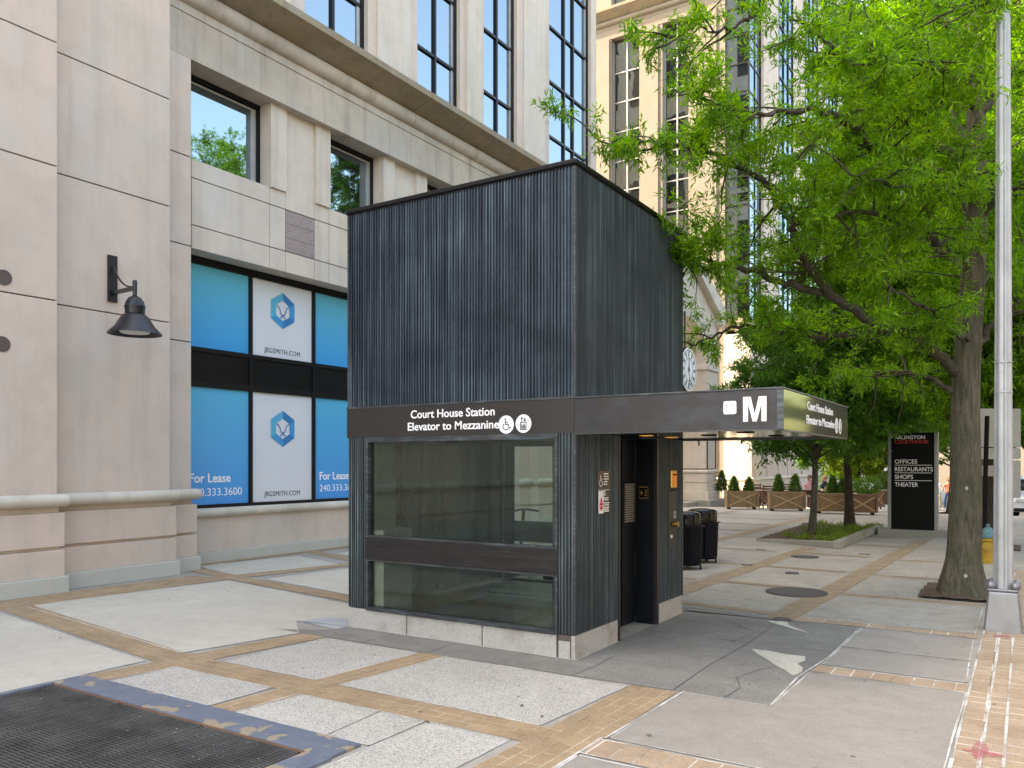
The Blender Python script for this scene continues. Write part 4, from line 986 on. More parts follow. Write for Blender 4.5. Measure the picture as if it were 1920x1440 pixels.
# door recess
xd = KX1-.25
dr = mk('lift_door', MB().box(xd-.03,xd,DY0+.02,DY1-.02,0.02,2.12), M['door'], kk, bevel=0.003)
mk('door_edge', MB().box(xd,xd+.008,DY0+.60,DY0+.606,0.03,2.1), M['black'], dr)
gv = MB(); 
yv0, yv1 = 8.36,8.61
gv.box(xd-.002,xd+.006,yv0-.03,yv1+.03,1.14,1.72); mk('vent_frame', gv, M['bronze'], dr)
lv = MB()
for k in range(17): lv.box(xd+.004,xd+.014,yv0,yv1,1.18+k*.026,1.18+k*.026+.016)
mk('vent_louvre', lv, M['silver'], dr)
mk('recess_wall', MB().box(xd,KX1-.03,DY1,DY1+.04,0.0,2.13).box(xd,KX1-.06,DY0-.035,DY0-.002,0.0,2.13), M['door'], kk)
ip = mk('symbol_plate', MB().box(-3.775,-3.665,DY1-.006,DY1-.001,1.44,1.575), M['gold'], kk)
mk('symbol_field', MB().box(-3.772,-3.668,DY1-.009,DY1-.0065,1.448,1.567), M['black'], ip)
sy = MB(); O = (-3.745,DY1-.0095,1.505); disc(sy, O, FX, UZ, 0.016, 12, 0.001); strokes(sy, (-3.69,DY1-.0095,1.505), FX, UZ, [(-.012,.03),(.012,.03),(-.012,-.03),(.012,-.03)], .01, 0.001); strokes(sy, O, FX, UZ, [(-.022,0),(.022,0)], .006, .001); strokes(sy, O, FX, UZ, [(0,-.03),(0,.03)], .006, .001)
mk('star_symbol', sy, M['gold'], ip, fix=False)
# call panel right of the door
xp = KX1+.020
cpn = mk('call_panel', MB().box(KX1+.002,xp,9.02,9.28,0.86,1.52), M['fascia'], kk, bevel=0.004)
mk('call_slot', MB().box(xp-.001,xp+.004,9.03,9.27,1.515,1.53), M['black'], cpn)
ind = mk('indicator', MB().box(KX1+.010,KX1+.032,9.085,9.265,1.55,1.765), M['gold'], kk, bevel=0.012)
mk('indicator_lamp', MB().box(KX1+.030,KX1+.035,9.105,9.245,1.57,1.735), M['orangelamp'], ind)
mk('indicator_slot', MB().box(KX1+.033,KX1+.037,9.12,9.23,1.70,1.72), M['black'], ind)
mk('button_plate', MB().box(xp,xp+.006,9.16,9.25,1.245,1.275).box(xp,xp+.006,9.17,9.24,1.19,1.235), M['silver'], cpn)
mk('key_switch', MB().tube([(xp,9.2,1.12),(xp+.05,9.2,1.12)], 0.035, 14).box(xp+.01,xp+.04,9.10,9.2,1.115,1.135), M['gold'], cpn)
mk('call_button', MB().tube([(xp,9.09,0.98),(xp+.012,9.09,0.98)], 0.022, 14), M['white'], cpn)
# notice plates between corner and door
xn = KX1+.021
np_ = mk('notice_plate', MB().box(KX1+.006,xn,7.155,7.425,1.345,1.775), M['plate'], kk, bevel=0.003)
wc = MB(); wheelchair(wc, (xn+.0005,7.215,1.67), UY, UZ, 0.082, 0.0015); mk('wheelchair_symbol', wc, M['white'], np_, fix=False)
random.seed(12); tl = MB()
for k in range(5): tl.box(xn,xn+.002,7.285,7.285+random.uniform(.07,.12),1.735-k*.026,1.747-k*.026)
for k in range(2): tl.box(xn,xn+.002,7.29,7.31+.01*k,1.555-k*.03,1.575-k*.03)
for z in (1.495,1.475,1.445,1.425,1.395,1.378,1.361): tl.box(xn,xn+.002,7.285,7.285+random.uniform(.085,.125),z,z+.011)
tl.box(xn,xn+.002,7.28,7.42,1.410,1.414); tl.box(xn,xn+.002,7.16,7.42,1.578,1.583)
mk('notice_text', tl, M['white'], np_)
st_ = mk('notice_sticker', MB().box(xn-.001,xn+.0035,7.165,7.272,1.35,1.572), M['white'], np_)
fl = MB()
O = Vector((xn+.005,7.2185,1.455))
fl.poly([O+Vector((0,a,b)) for a,b in ((0,.065),(.022,.02),(.03,-.01),(.038,.012),(.04,-.03),(.025,-.065),(0,-.08),(-.025,-.065),(-.04,-.03),(-.038,.012),(-.03,-.01),(-.022,.02))])
mk('flame_emblem', fl, M['notice_red'], np_, fix=False)
fl2 = MB(); disc(fl2, O+Vector((.001,0,.005)), UY, UZ, .008, 10, 0); disc(fl2, O+Vector((.001,-.018,-.032)), UY, UZ, .009, 10, 0); disc(fl2, O+Vector((.001,.018,-.032)), UY, UZ, .009, 10, 0)
fl2.box(xn+.0036,xn+.005,7.18,7.255,1.555,1.56); fl2.box(xn+.0036,xn+.005,7.185,7.25,1.545,1.549)
mk('emblem_detail', fl2, M['white'], np_, fix=False)

# ================================================================== CLOCK GATEWAY at the plaza entrance
gw = thing('clock_gateway', 'pale stone gateway with gable, arch and round clock behind the kiosk', 'gateway', (-12.4,33.0,0))
GX = -11.75
def pier(y0, y1):
    x0, x1 = -13.1, GX
    sh = MB(); sh.box(x0,x1,y0,y1,1.56,4.35); p = mk('pier', sh, M['precast_light'], gw, bevel=0.06)
    mk('pier_joint', MB().box(x0+.02,x1-.0,y0-.004,y1+.004,3.35,3.38).box(x0+.02,x1+.004,y0+.0,y1+.0,1.57,1.60), M['joint'], p)
    mk('torus_moulding', MB().box(x0-.07,x1+.08,y0-.08,y1+.08,1.40,1.55), M['moulding'], p, bevel=0.07)
    b = MB(); b.box(x0-.0,x1+.02,y0-.02,y1+.02,0.98,1.39); b.box(x0,x1+.02,y0-.02,y1+.02,0.60,0.96); mk('base_course', b, M['precast_light'], p, bevel=0.02)
    mk('pedestal', MB().box(x0-.1,x1+.12,y0-.12,y1+.12,0.22,0.60), M['precast_light'], p, bevel=0.02)
    return p
pA = pier(34.25,35.55); pB = pier(28.4,29.7)
mk('fixture', MB().box(-12.12,-12.06,34.235,34.25,2.6,2.85), M['black'], pA)
mk('banner_frame', MB().box(GX-.01,GX+.03,34.30,34.36,1.6,4.9).box(GX-.01,GX+.03,35.40,35.46,1.6,4.9), M['bronze'], pA)
st1 = MB(); st1.box(-14.2,-11.32,33.5,36.3,-0.1,0.26); st1.box(-14.4,-11.9,32.2,33.49,-0.1,0.20); mk('step', st1, M['kerbstone'], gw, bevel=0.02)
# side wall over the piers, entablature, wall with the arch, gable
for ya in (28.3,34.15): mk('entablature', MB().box(-13.25,GX+.06,ya,ya+1.5,4.35,5.898).box(-13.3,GX+.13,ya-.1,ya+1.6,5.9,6.12), M['precast_light'], gw, bevel=0.03)
yc, hw = 32.0, 2.3
wall_pts = [(-3.75,6.12),(-2.35,6.12)]
arc = [(-2.35+0.0,6.3)] + [(2.35*math.cos(math.pi-math.pi*k/20), 6.3+1.55*math.sin(math.pi*k/20)) for k in range(1,20)] + [(2.35,6.3)]
out = [(-3.75,6.12),(-2.35,6.12)]+arc+[(2.35,6.12),(3.75,6.12),(3.75,8.35),(0,10.2),(-3.75,8.35)]
mb = MB(); mb.prism(out, (-13.1,yc,0), (0,1,0), (0,0,1), (1,0,0), 1.30); mk('arch_wall', mb, M['precast_light'], gw)
ar = MB()
for k in range(24):
    a0, a1 = math.pi*k/24, math.pi*(k+1)/24
    q = [(math.cos(a)*rr*1.0, 6.3+math.sin(a)*(1.55/2.35)*rr) for a, rr in ((a0,2.36),(a1,2.36),(a1,2.66),(a0,2.66))]
    ar.prism(q, (-11.80,yc,0), (0,1,0), (0,0,1), (1,0,0), 0.08)
mk('archivolt', ar, M['moulding'], gw)
for sgn in (-1,1):
    rk = MB(); p0 = Vector((-12.45,yc+sgn*4.35,8.42)); p1 = Vector((-12.45,yc,10.55))
    rk.bar(p0,p1,1.85,0.62); mk('raking_cornice', rk, M['moulding'], gw, bevel=0.03)
    mk('cornice_scroll', MB().tube([(-12.9,yc+sgn*3.72,8.12),(-11.45,yc+sgn*3.72,8.12)], 0.16, 14), M['moulding'], gw, smooth=True)
# clock hung on a bracket bar in the arch
ck = thing('street_clock', 'round white clock with black roman hour strokes hung in the stone gateway', 'clock', (-11.6,31.45,5.62))
ccx, ccy, ccz, cr = -11.62, 31.42, 5.62, 0.90
mk('case', MB().tube([(ccx-.18,ccy,ccz),(ccx+.10,ccy,ccz)], cr, 48), M['black'], ck, smooth=True)
ring = MB(); ring_arc(ring, (ccx+.10,ccy,ccz), UY, UZ, cr*.90, cr*.985, 0, 2*math.pi, 0.012, 48); mk('rim', ring, M['white'], ck, fix=False)
dd_ = MB(); disc(dd_, (ccx+.10,ccy,ccz), UY, UZ, cr*.90, 48, 0.006); mk('dial', dd_, M['white'], ck, fix=False)
hm = MB()
for k in range(12):
    a = math.pi*2*k/12; dv = Vector((math.cos(a), math.sin(a))); pv2 = Vector((-dv.y,dv.x))
    for j in (-1,0,1):
        strokes(hm, (ccx+.10,ccy,ccz), UY, UZ, [tuple(dv*cr*.60+pv2*j*.045*cr), tuple(dv*cr*.82+pv2*j*.055*cr)], .030*cr, 0.012)
ring_arc(hm, (ccx+.10,ccy,ccz), UY, UZ, cr*.50, cr*.53, 0, 2*math.pi, 0.012, 40); ring_arc(hm, (ccx+.10,ccy,ccz), UY, UZ, cr*.86, cr*.885, 0, 2*math.pi, 0.014, 40)
mk('hour_mark', hm, M['black'], ck, fix=False)
hd = MB(); strokes(hd, (ccx+.10,ccy,ccz), UY, UZ, [(0,-.1),(0.02,.42)], .07, 0.016); strokes(hd, (ccx+.10,ccy,ccz), UY, UZ, [(-.05,.1),(.12,-.62)], .05, 0.02); disc(hd, (ccx+.10,ccy,ccz), UY, UZ, .09, 16, 0.022)
mk('clock_hand', hd, M['black'], ck, fix=False)
mk('bracket', MB().box(ccx-.08,ccx-.02,ccy-.04,ccy+.04,ccz+cr,8.0), M['bronze'], ck)

# ================================================================== SUNLIT OFFICE BUILDING across the plaza
BY = 46.0
bB = thing('office_building', 'sunlit cream office building with tall window bays behind the oak', 'building', (-20,46,0))
bm_ = MB(); bm_.box(-60,-14.7,BY+.45,110,-2,42); bm_.box(-14.7,-13.15,BY+3.3,110,-2,42); bm_.box(-14.7,-13.4,BY+.45,BY+3.3,-2,9.3)
mk('wall', bm_, M['sunstone'], bB)
wB = [(-27.2,-25.4),(-24.2,-22.95),(-21.90,-20.02),(-18.50,-16.88)]
pb = MB(); last = -60
for a, b in wB+[(-14.66,-14.66)]:
    pb.box(last,a,BY,BY+.6,-1.5,28.35); last = b
mk('facade_pier', pb, M['sunstone'], bB, bevel=0.02)
pb2 = MB()
for a, b in ((-22.9,-22.0),(-19.75,-18.75),(-16.55,-15.15)): pb2.box(a,b,BY-.10,BY,-1.0,28.35)
mk('pier_strip', pb2, M['sunstone'], bB, bevel=0.02)
mk('frieze', MB().box(-60,-14.66,BY-.02,BY+.6,28.35,28.95).box(-60,-14.66,BY,BY+.6,28.98,29.5), M['sunstone'], bB)
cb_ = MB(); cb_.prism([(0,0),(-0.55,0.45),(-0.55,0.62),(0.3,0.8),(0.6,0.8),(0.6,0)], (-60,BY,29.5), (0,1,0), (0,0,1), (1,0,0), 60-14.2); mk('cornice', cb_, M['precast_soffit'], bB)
mk('cornice_moulding', MB().tube([(-60,BY-.02,29.36),(-14.3,BY-.02,29.36)], 0.16, 14), M['sunstone'], bB, smooth=True)
pu = MB(); last = -60
for a, b in wB+[(-14.66,-14.66)]: pu.box(last,a,BY,BY+.6,30.3,42); last = b
mk('upper_pier', pu, M['sunstone'], bB)
for (a,b) in wB:
    for z0, z1 in ((9.6,28.35),(30.3,42)):
        f = MB(); yw = BY+.36; f.box(a,a+.05,yw-.05,yw+.05,z0,z1); f.box(b-.05,b,yw-.05,yw+.05,z0,z1); f.box((a+b)/2-.04,(a+b)/2+.04,yw-.07,yw+.05,z0,z1)
        z = z0+1.85; gp = MB(); gp.poly([(a,yw,z0),(b,yw,z0),(b,yw,z1),(a,yw,z1)])
        while z < z1-.4: f.box(a,b,yw-.06,yw+.05,z-.035,z+.035); z += 1.85
        wn_ = mk('window', f, M['silver'], bB); mk('pane', gp, M['glass2'], wn_, fix=False)
# corner glass bay
by0, by1 = 10.1, 42; bx0, bx1 = -14.66, -13.30
f = MB(); gp = MB(); zs = [by0+1.62*k for k in range(20)]
for z in zs: f.box(bx0,bx1+.02,BY-.02,BY+.05,z-.04,z+.04); f.box(bx1-.05,bx1+.02,BY,BY+2.4,z-.04,z+.04)
for x_ in (bx0+.04,bx1): f.box(x_-.04,x_+.04,BY-.04,BY+.06,by0,by1)
for y_ in (BY+1.2,BY+2.36): f.box(bx1-.06,bx1+.03,y_-.04,y_+.04,by0,by1)
wn_ = mk('bay_window', f, M['bronze'], bB)
gp.poly([(bx0,BY+.03,by0),(bx1-.02,BY+.03,by0),(bx1-.02,BY+.03,by1),(bx0,BY+.03,by1)]); gp.poly([(bx1-.02,BY+.03,by0),(bx1-.02,BY+2.4,by0),(bx1-.02,BY+2.4,by1),(bx1-.02,BY+.03,by1)])
mk('pane', gp, M['glass'], wn_, fix=False)
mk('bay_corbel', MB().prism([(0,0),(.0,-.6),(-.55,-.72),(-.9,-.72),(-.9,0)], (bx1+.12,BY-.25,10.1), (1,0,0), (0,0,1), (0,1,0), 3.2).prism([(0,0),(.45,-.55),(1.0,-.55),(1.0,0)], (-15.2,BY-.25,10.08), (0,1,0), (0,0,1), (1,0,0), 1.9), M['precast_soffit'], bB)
mk('side_pier', MB().box(-13.4,-13.1,BY+2.4,BY+5.8,9.55,42).box(-13.4,-13.12,BY+9.4,BY+13,9.55,42).box(-13.4,-13.1,BY+17,BY+20,9.55,42).box(-13.4,-13.1,BY+24,BY+27,9.55,42), M['precast'], bB, bevel=0.02)
for k, (a, b) in enumerate(((BY+5.8,BY+9.4),(BY+13,BY+17),(BY+20,BY+24),(BY+27,BY+31))):
    f = MB(); gp = MB(); xw = -13.14
    for z in [10+1.62*j for j in range(20)]: f.box(xw-.05,xw+.06,a,b,z-.04,z+.04)
    for q in range(4): y_ = a+(b-a)*q/3; f.box(xw-.05,xw+.07,y_-.04,y_+.04,9.6,42)
    wn_ = mk('window', f, M['bronze'], bB); gp.poly([(xw,a,9.6),(xw,b,9.6),(xw,b,42),(xw,a,42)]); mk('pane', gp, M['glass'], wn_, fix=False)
# lower wall of the street side with base mouldings
lw = MB(); lw.box(-14.66,-13.05,BY-.30,BY+.6,-1.5,9.2); lw.box(-14.0,-13.1,BY+.61,110,-1.5,9.5); mk('lower_wall', lw, M['precast'], bB, bevel=0.03)
jt = MB()
for y_ in (BY+3.0,BY+5.6,BY+8.0,BY+12,BY+16,BY+22): jt.box(-13.2,-13.09,y_-.02,y_+.02,-1,9.4)
mk('lower_joint', jt, M['joint'], bB)
mk('base_moulding', MB().box(-14.75,-12.93,BY-.42,BY+.75,0.82,1.02).box(-13.2,-12.97,BY+.76,110,0.82,1.02).box(-60,-14.76,BY-.16,BY+.1,0.82,1.02), M['moulding'], bB, bevel=0.08)
mk('base_course', MB().box(-14.72,-12.98,BY-.37,BY+.7,-1.5,0.82).box(-13.2,-13.02,BY+.71,110,-1.5,0.82), M['precast'], bB, bevel=0.02)

# ================================================================== buildings beyond: the end of the street and the far side of it
def block(label, x0,x1,y0,y1,h, mat, glass, nface, pitch, wz, cat='building', skipy=False):
    t = thing('office_building', label, cat, ((x0+x1)/2,(y0+y1)/2,0))
    mk('wall', MB().box(x0,x1,y0,y1,-3,h), mat, t)
    mk('parapet', MB().box(x0-.2,x1+.2,y0-.2,y1+.2,h,h+.8), mat, t)
    if nface == 'x':
        y = y0+1.5
        while y < y1-pitch*.6:
            z = 4.5
            f = MB(); gp = MB()
            while z < h-2.5:
                f.box(x0-.06,x0+.01,y-.08,y+pitch*.55+.08,z-.08,z); gp.poly([(x0-.03,y,z),(x0-.03,y+pitch*.55,z),(x0-.03,y+pitch*.55,z+wz),(x0-.03,y,z+wz)]); z += wz+1.3
            w_o = mk('window', f, M['silver'], t); mk('pane', gp, glass, w_o, fix=False); y += pitch
    else:
        x = x0+1.5
        while x < x1-pitch*.6:
            z = 4.5; f = MB(); gp = MB()
            while z < h-2.5:
                f.box(x-.08,x+pitch*.55+.08,y0-.06,y0+.01,z-.08,z); gp.poly([(x,y0-.03,z),(x+pitch*.55,y0-.03,z),(x+pitch*.55,y0-.03,z+wz),(x,y0-.03,z+wz)]); z += wz+1.3
            w_o = mk('window', f, M['silver'], t); mk('pane', gp, glass, w_o, fix=False); x += pitch
    return t
block('cream building far down the street behind the tree trunks', -14,24,150,175,26, M['sunstone'], M['glass2'], 'y', 5, 2.2)
block('cream office block across the street reflected in the upper windows', 22,40,26,75,19, M['sunstone'], M['glass2'], 'x', 4, 2.0)
block('low cream building across the street facing the kiosk', 24,40,-40,18,15, M['sunstone'], M['glass2'], 'x', 4, 2.0)

# ================================================================== TREES AND PLANTS
def leaves_mesh(name, C, D, per, Lr, Wr, mat, parent, seed, spread=0.9, droop=0.25, jitter=0.04, up=0.5):
    """C: cluster centres (n,3); D: twig directions (n,3); 'per' leaves radiate from each; every leaf a folded 4-gon"""
    rng = np.random.default_rng(seed); C = np.asarray(C, float); D = np.asarray(D, float)
    c = np.repeat(C, per, 0); d = np.repeat(D, per, 0); n = len(c)
    r = rng.normal(size=(n,3)); r /= np.linalg.norm(r, axis=1, keepdims=True)
    d = d*(1-spread*0.5) + r*spread; d[:,2] -= droop*rng.random(n); d /= np.linalg.norm(d, axis=1, keepdims=True)
    c = c + rng.normal(size=(n,3))*jitter
    nn = rng.normal(size=(n,3))*0.6; nn[:,2] += up*2; s = np.cross(d, nn); s /= (np.linalg.norm(s, axis=1, keepdims=True)+1e-9); u = np.cross(s, d)
    Lf = rng.uniform(Lr[0], Lr[1], n)[:,None]; Wf = (rng.uniform(Wr[0], Wr[1], n))[:,None]
    v = np.empty((n,4,3)); v[:,0] = c; v[:,1] = c + d*Lf*0.5 + s*Wf*0.5 + u*Lf*0.05; v[:,2] = c + d*Lf - u*Lf*0.08; v[:,3] = c + d*Lf*0.5 - s*Wf*0.5 + u*Lf*0.05
    off = np.array(rootloc(parent)) if parent is not None else np.zeros(3)
    v = (v.reshape(-1,3) - off).astype('f')
    me = bpy.data.meshes.new(name); me.vertices.add(len(v)); me.vertices.foreach_set('co', v.ravel())
    me.loops.add(n*4); me.loops.foreach_set('vertex_index', np.arange(n*4, dtype='i'))
    me.polygons.add(n); me.polygons.foreach_set('loop_start', np.arange(0, n*4, 4, dtype='i'))
    me.materials.append(mat); me.update(calc_edges=True)
    o = bpy.data.objects.new(name, me); COL.objects.link(o); o.parent = parent
    return o
def spline(pts, k=6):
    pts = [Vector(p) for p in pts]; out = []
    P = [pts[0]*2-pts[1]]+pts+[pts[-1]*2-pts[-2]]
    for i in range(1, len(P)-2):
        for j in range(k):
            t = j/k; a,b,c,d = P[i-1],P[i],P[i+1],P[i+2]
            out.append(0.5*((2*b)+(c-a)*t+(2*a-5*b+4*c-d)*t*t+(3*b-a-3*c+d)*t**3))
    out.append(pts[-1]); return out
class Tree:
    def __init__(self, seed): self.rng = random.Random(seed); self.wood = MB(); self.C = []; self.D = []
    def limb(self, pts, r0, r1, n=9, wob=0.03, k=6):
        sp = spline(pts, k); N_ = len(sp); w = self.rng
        sp = [sp[0]]+[p+Vector((w.gauss(0,wob*.5),w.gauss(0,wob*.5),w.gauss(0,wob*.5))) for p in sp[1:]]
        self.wood.tube(sp, [r0+(r1-r0)*(i/(N_-1)) for i in range(N_)], n); return sp
    def twig(self, p, d, ln, r, nseg=4, sag=0.0):
        w = self.rng; pts = [p]; d = d.normalized()
        for i in range(nseg):
            d = (d+Vector((w.gauss(0,.22),w.gauss(0,.22),w.gauss(0,.16)-sag))).normalized(); pts.append(pts[-1]+d*ln/nseg)
        self.wood.tube(pts, [r*(1-0.8*i/nseg) for i in range(nseg+1)], 4 if r < .012 else 5, caps=False); return pts
    def foliate(self, sp, start, step, ln, sub, outward=None, flat=0.35, tipboost=0.6, sag=0.05, cl=3, bias=None):
        """secondary branches along a limb, twigs along those, leaf clusters on the twigs"""
        w = self.rng; L_ = 0; acc = 0
        tot = sum((b-a).length for a, b in zip(sp, sp[1:]))
        for a, b in zip(sp, sp[1:]):
            seg = (b-a).length; L_ += seg; acc += seg
            if L_/tot < start: continue
            while acc > step:
                acc -= step*w.uniform(.7,1.3); t = L_/tot; d = (b-a).normalized()
                rnd = Vector((w.gauss(0,1),w.gauss(0,1),w.gauss(0,1)*flat)).normalized()
                dd = (d*0.55+rnd+Vector((0,0,0.12))+(bias or Vector((0,0,0)))).normalized(); l2 = ln*(1-tipboost*t)*w.uniform(.6,1.2)
                s2 = self.twig(b, dd, l2, 0.006+0.012*l2, 5, sag)
                self.C.append(s2[-1]); self.D.append((s2[-1]-s2[-2]).normalized())
                for i in range(sub):
                    q = s2[w.randint(1,5)]; rd = Vector((w.gauss(0,1),w.gauss(0,1),w.gauss(0,1)*flat)).normalized()
                    d3 = (dd*0.6+rd).normalized(); l3 = l2*w.uniform(.25,.5); s3 = self.twig(q, d3, l3, 0.005, 3, sag)
                    for p3, p2 in zip(s3[1:], s3): 
                        for c_ in range(cl):
                            self.C.append(p2.lerp(p3, w.random())); self.D.append((p3-p2).normalized())
        e = sp[-1]; self.C.append(e); self.D.append((sp[-1]-sp[-2]).normalized())

# ------------------------------------------------------------------ the big street oak
oak = thing('oak_tree', 'large willow oak with mossy trunk spreading bright green foliage beside the lamp post', 'tree', (-0.72,12.85,0), 0, 'street trees')
T = Tree(11); D0 = 11.25
def P3(u, v, Y): return at_depth(u, v, Y)
base = [at_depth(1806,1118,D0)]
tr_pts = [(1804,1090,D0),(1808,1000,D0),(1811,900,D0),(1810,800,D0),(1812,700,D0),(1818,600,D0),(1825,500,D0),(1830,420,D0),(1818,330,D0),(1830,230,D0+.1),(1826,100,D0+.2),(1832,-40,D0+.3),(1830,-220,D0+.3),(1822,-420,D0+.3)]
tp = [Vector((-0.72,12.85,-0.05))]+[P3(*q) for q in tr_pts]
sp = spline(tp, 4)
def trad(z): 
    if z < 1.0: return 0.212+0.13*max(0,(1-z/0.75))**2.0 if z < .75 else 0.212
    return max(0.05, 0.208-0.0155*(z-1.0))
tb = MB(); n_ = 22
for i, p in enumerate(sp):
    for k in range(n_):
        a = 2*math.pi*k/n_; r = trad(p.z)*(1+0.16*max(0,1-p.z/0.7)*math.sin(a*5+0.6)+0.02*math.sin(a*3+p.z*2))
        tb.v.append((p.x+r*math.cos(a), p.y+r*math.sin(a), p.z))
for i in range(len(sp)-1):
    for k in range(n_): a, b = i*n_+k, i*n_+(k+1)%n_; tb.face((a,b,b+n_,a+n_))
mk('trunk', tb, M['bark'], oak, smooth='all')
limbs = [  # (pixel u, pixel v, distance) points, start radius, end radius, start of foliage
 ([(1802,705,D0),(1760,665,11.1),(1703,628,10.9),(1647,612,10.7),(1557,552,10.3),(1526,514,10.1),(1491,455,9.9),(1478,415,9.8),(1440,350,9.6),(1395,318,9.4),(1340,286,9.2),(1272,274,9.0),(1190,262,8.9),(1118,268,8.8)], .105,.012,.42),
 ([(1720,636,11.0),(1640,622,11.2),(1560,632,11.4),(1470,622,11.5),(1385,612,11.5),(1330,636,11.5),(1292,652,11.5)], .06,.012,.30),
 ([(1788,735,D0),(1745,706,11.5),(1690,698,11.9),(1640,705,12.3),(1595,718,12.6)], .055,.012,.35),
 ([(1560,554,10.4),(1520,545,10.3),(1470,530,10.2),(1400,508,10.1),(1345,492,10.0),(1282,478,9.9),(1235,470,9.9)], .075,.02,.80),
 ([(1350,494,10.0),(1335,505,10.0),(1300,500,9.9),(1270,520,9.9)], .025,.006,.2),
 ([(1812,330,D0),(1797,296,D0),(1755,274,11.0),(1717,250,10.7),(1690,222,10.4),(1650,180,10.0),(1600,130,9.6),(1560,90,9.3),(1500,40,9.1)], .10,.015,.35),
 ([(1760,330,11.1),(1731,305,10.6),(1668,295,10.0),(1634,271,9.6),(1578,222,9.1),(1530,208,8.8),(1469,207,8.5),(1394,217,8.3),(1330,190,8.2),(1262,168,8.2)], .07,.012,.25),
 ([(1822,475,D0),(1800,466,D0),(1758,455,10.9),(1724,430,10.5),(1680,415,10.1),(1620,395,9.7),(1560,400,9.3),(1500,385,9.0)], .09,.012,.30),
 ([(1832,412,D0),(1870,375,11.0),(1920,345,10.6),(1990,310,10.2),(2080,260,9.8)], .09,.015,.25),
 ([(1832,650,D0),(1862,607,11.2),(1920,560,11.0),(2000,520,10.6)], .075,.012,.25),
 ([(1828,240,D0),(1860,180,11.3),(1920,110,11.2),(1990,40,11.0)], .07,.012,.3),
 ([(1826,110,D0),(1780,50,11.0),(1700,-10,10.6),(1620,-60,10.2),(1520,-90,10.0),(1420,-80,9.9)], .08,.012,.25),
 ([(1420,17,9.9),(1388,42,9.7),(1340,60,9.5),(1290,40,9.4),(1230,90,9.3)], .03,.008,.1),
 ([(1828,20,D0+.2),(1900,-80,11.4),(1990,-160,11.3)], .07,.012,.2),
 ([(1815,300,D0),(1780,200,12.2),(1730,110,13.0),(1660,50,13.6),(1580,20,14.0)], .08,.012,.25),
 ([(1822,520,D0),(1780,480,12.4),(1700,440,13.2),(1620,430,14.0),(1540,440,14.5)], .07,.012,.3),
 ([(1826,200,D0),(1800,150,10.2),(1740,120,9.2),(1680,110,8.4),(1620,120,7.8)], .07,.012,.25),
 ([(1828,120,D0),(1860,60,10.2),(1880,20,9.2),(1860,0,8.4),(1800,10,7.8)], .07,.012,.3),
 ([(1825,560,D0),(1850,520,12.3),(1900,470,13.2),(1960,430,14.0)], .06,.012,.3),
 ([(1826,330,D0),(1850,300,12.5),(1880,260,13.5),(1900,200,14.5)], .07,.012,.3),
 ([(1822,640,D0),(1790,620,10.6),(1750,590,10.0),(1700,560,9.5),(1650,520,9.1)], .04,.01,.35),
 ([(1824,380,D0),(1800,350,10.6),(1760,350,9.9),(1700,350,9.3),(1640,335,8.8),(1590,330,8.4)], .05,.01,.3),
]
for i, (pts, r0, r1, st) in enumerate(limbs):
    spn = T.limb([P3(*q) for q in pts], r0*0.78, r1*0.8, 8, 0.035)
    T.foliate(spn, st, 0.20, 1.25, 5, flat=0.45, tipboost=0.5, sag=0.03, cl=2)
# bare drooping shoots under the lower limb
for (a, b) in (((1690,700,11.9),(1680,800,11.9)),((1640,705,12.3),(1625,790,12.2)),((1700,700,11.8),(1735,745,11.5))):
    T.limb([P3(*a), (P3(*a)+P3(*b))/2+Vector((.06,0,0)), P3(*b)], .016, .005, 5, .02, 4)
mk('branches', T.wood, M['bark3'], oak, smooth='all', fix=False)
leaves_mesh('crown', T.C, T.D, 8, (0.065,0.13), (0.014,0.025), M['leaf'], oak, 5, 0.85, 0.35, 0.035, 0.5)
print('oak clusters', len(T.C))

def gen_tree(name, label, loc, height, crown_c, crown_r, nlimb, trunk_r, leafm, barkm, seed, per=7, Lr=(0.09,0.14), Wr=(0.03,0.045), lean=(0,0), group=None, step=0.3, ln=1.2, sub=4, cl=2, trunk_pts=None):
    t = thing(name, label, 'tree', loc, 0, group); G = Tree(seed); w = G.rng; L0 = Vector(loc)
    top = L0+Vector((lean[0],lean[1],height))
    tp_ = [L0+Vector((0,0,-0.05)), L0.lerp(top,.3)+Vector((w.gauss(0,.05),w.gauss(0,.05),0)), L0.lerp(top,.6)+Vector((w.gauss(0,.08),w.gauss(0,.08),0)), top]
    s_ = spline(tp_, 8); n = len(s_); tw = MB()
    tw.tube(s_, [trunk_r*(1.0+0.5*max(0,1-i/3))*(1-0.8*(i/(n-1))**1.3) for i in range(n)], 12)
    mk('trunk', tw, barkm, t, smooth='all')
    cc = L0+Vector(crown_c); rx, ry, rz = crown_r
    for k in range(nlimb):
        a = 2*math.pi*(k*0.618)+w.gauss(0,.3); e = w.uniform(-.55,1.0); el = math.asin(max(-1,min(1,e)))
        tip = cc+Vector((rx*math.cos(a)*math.cos(el), ry*math.sin(a)*math.cos(el), rz*math.sin(el)))*w.uniform(.75,1.0)
        hz = max(0.12, min(.95, (tip.z-L0.z)/height*0.72-0.08)); st = s_[int(hz*(n-1))]
        mid = st.lerp(tip,.5)+Vector((0,0,-.08*(tip-st).length+w.gauss(0,.1)))
        sp_ = G.limb([st,mid,tip], trunk_r*.35*(1-hz*.5)+.01, .008, 6, .03, 5)
        G.foliate(sp_, .22, step, ln, sub, flat=.5, tipboost=.35, sag=.03, cl=cl)
    mk('branches', G.wood, barkm, t, smooth='all', fix=False)
    leaves_mesh('crown', G.C, G.D, per, Lr, Wr, leafm, t, seed, .9, .35, .06, .5)
    return t
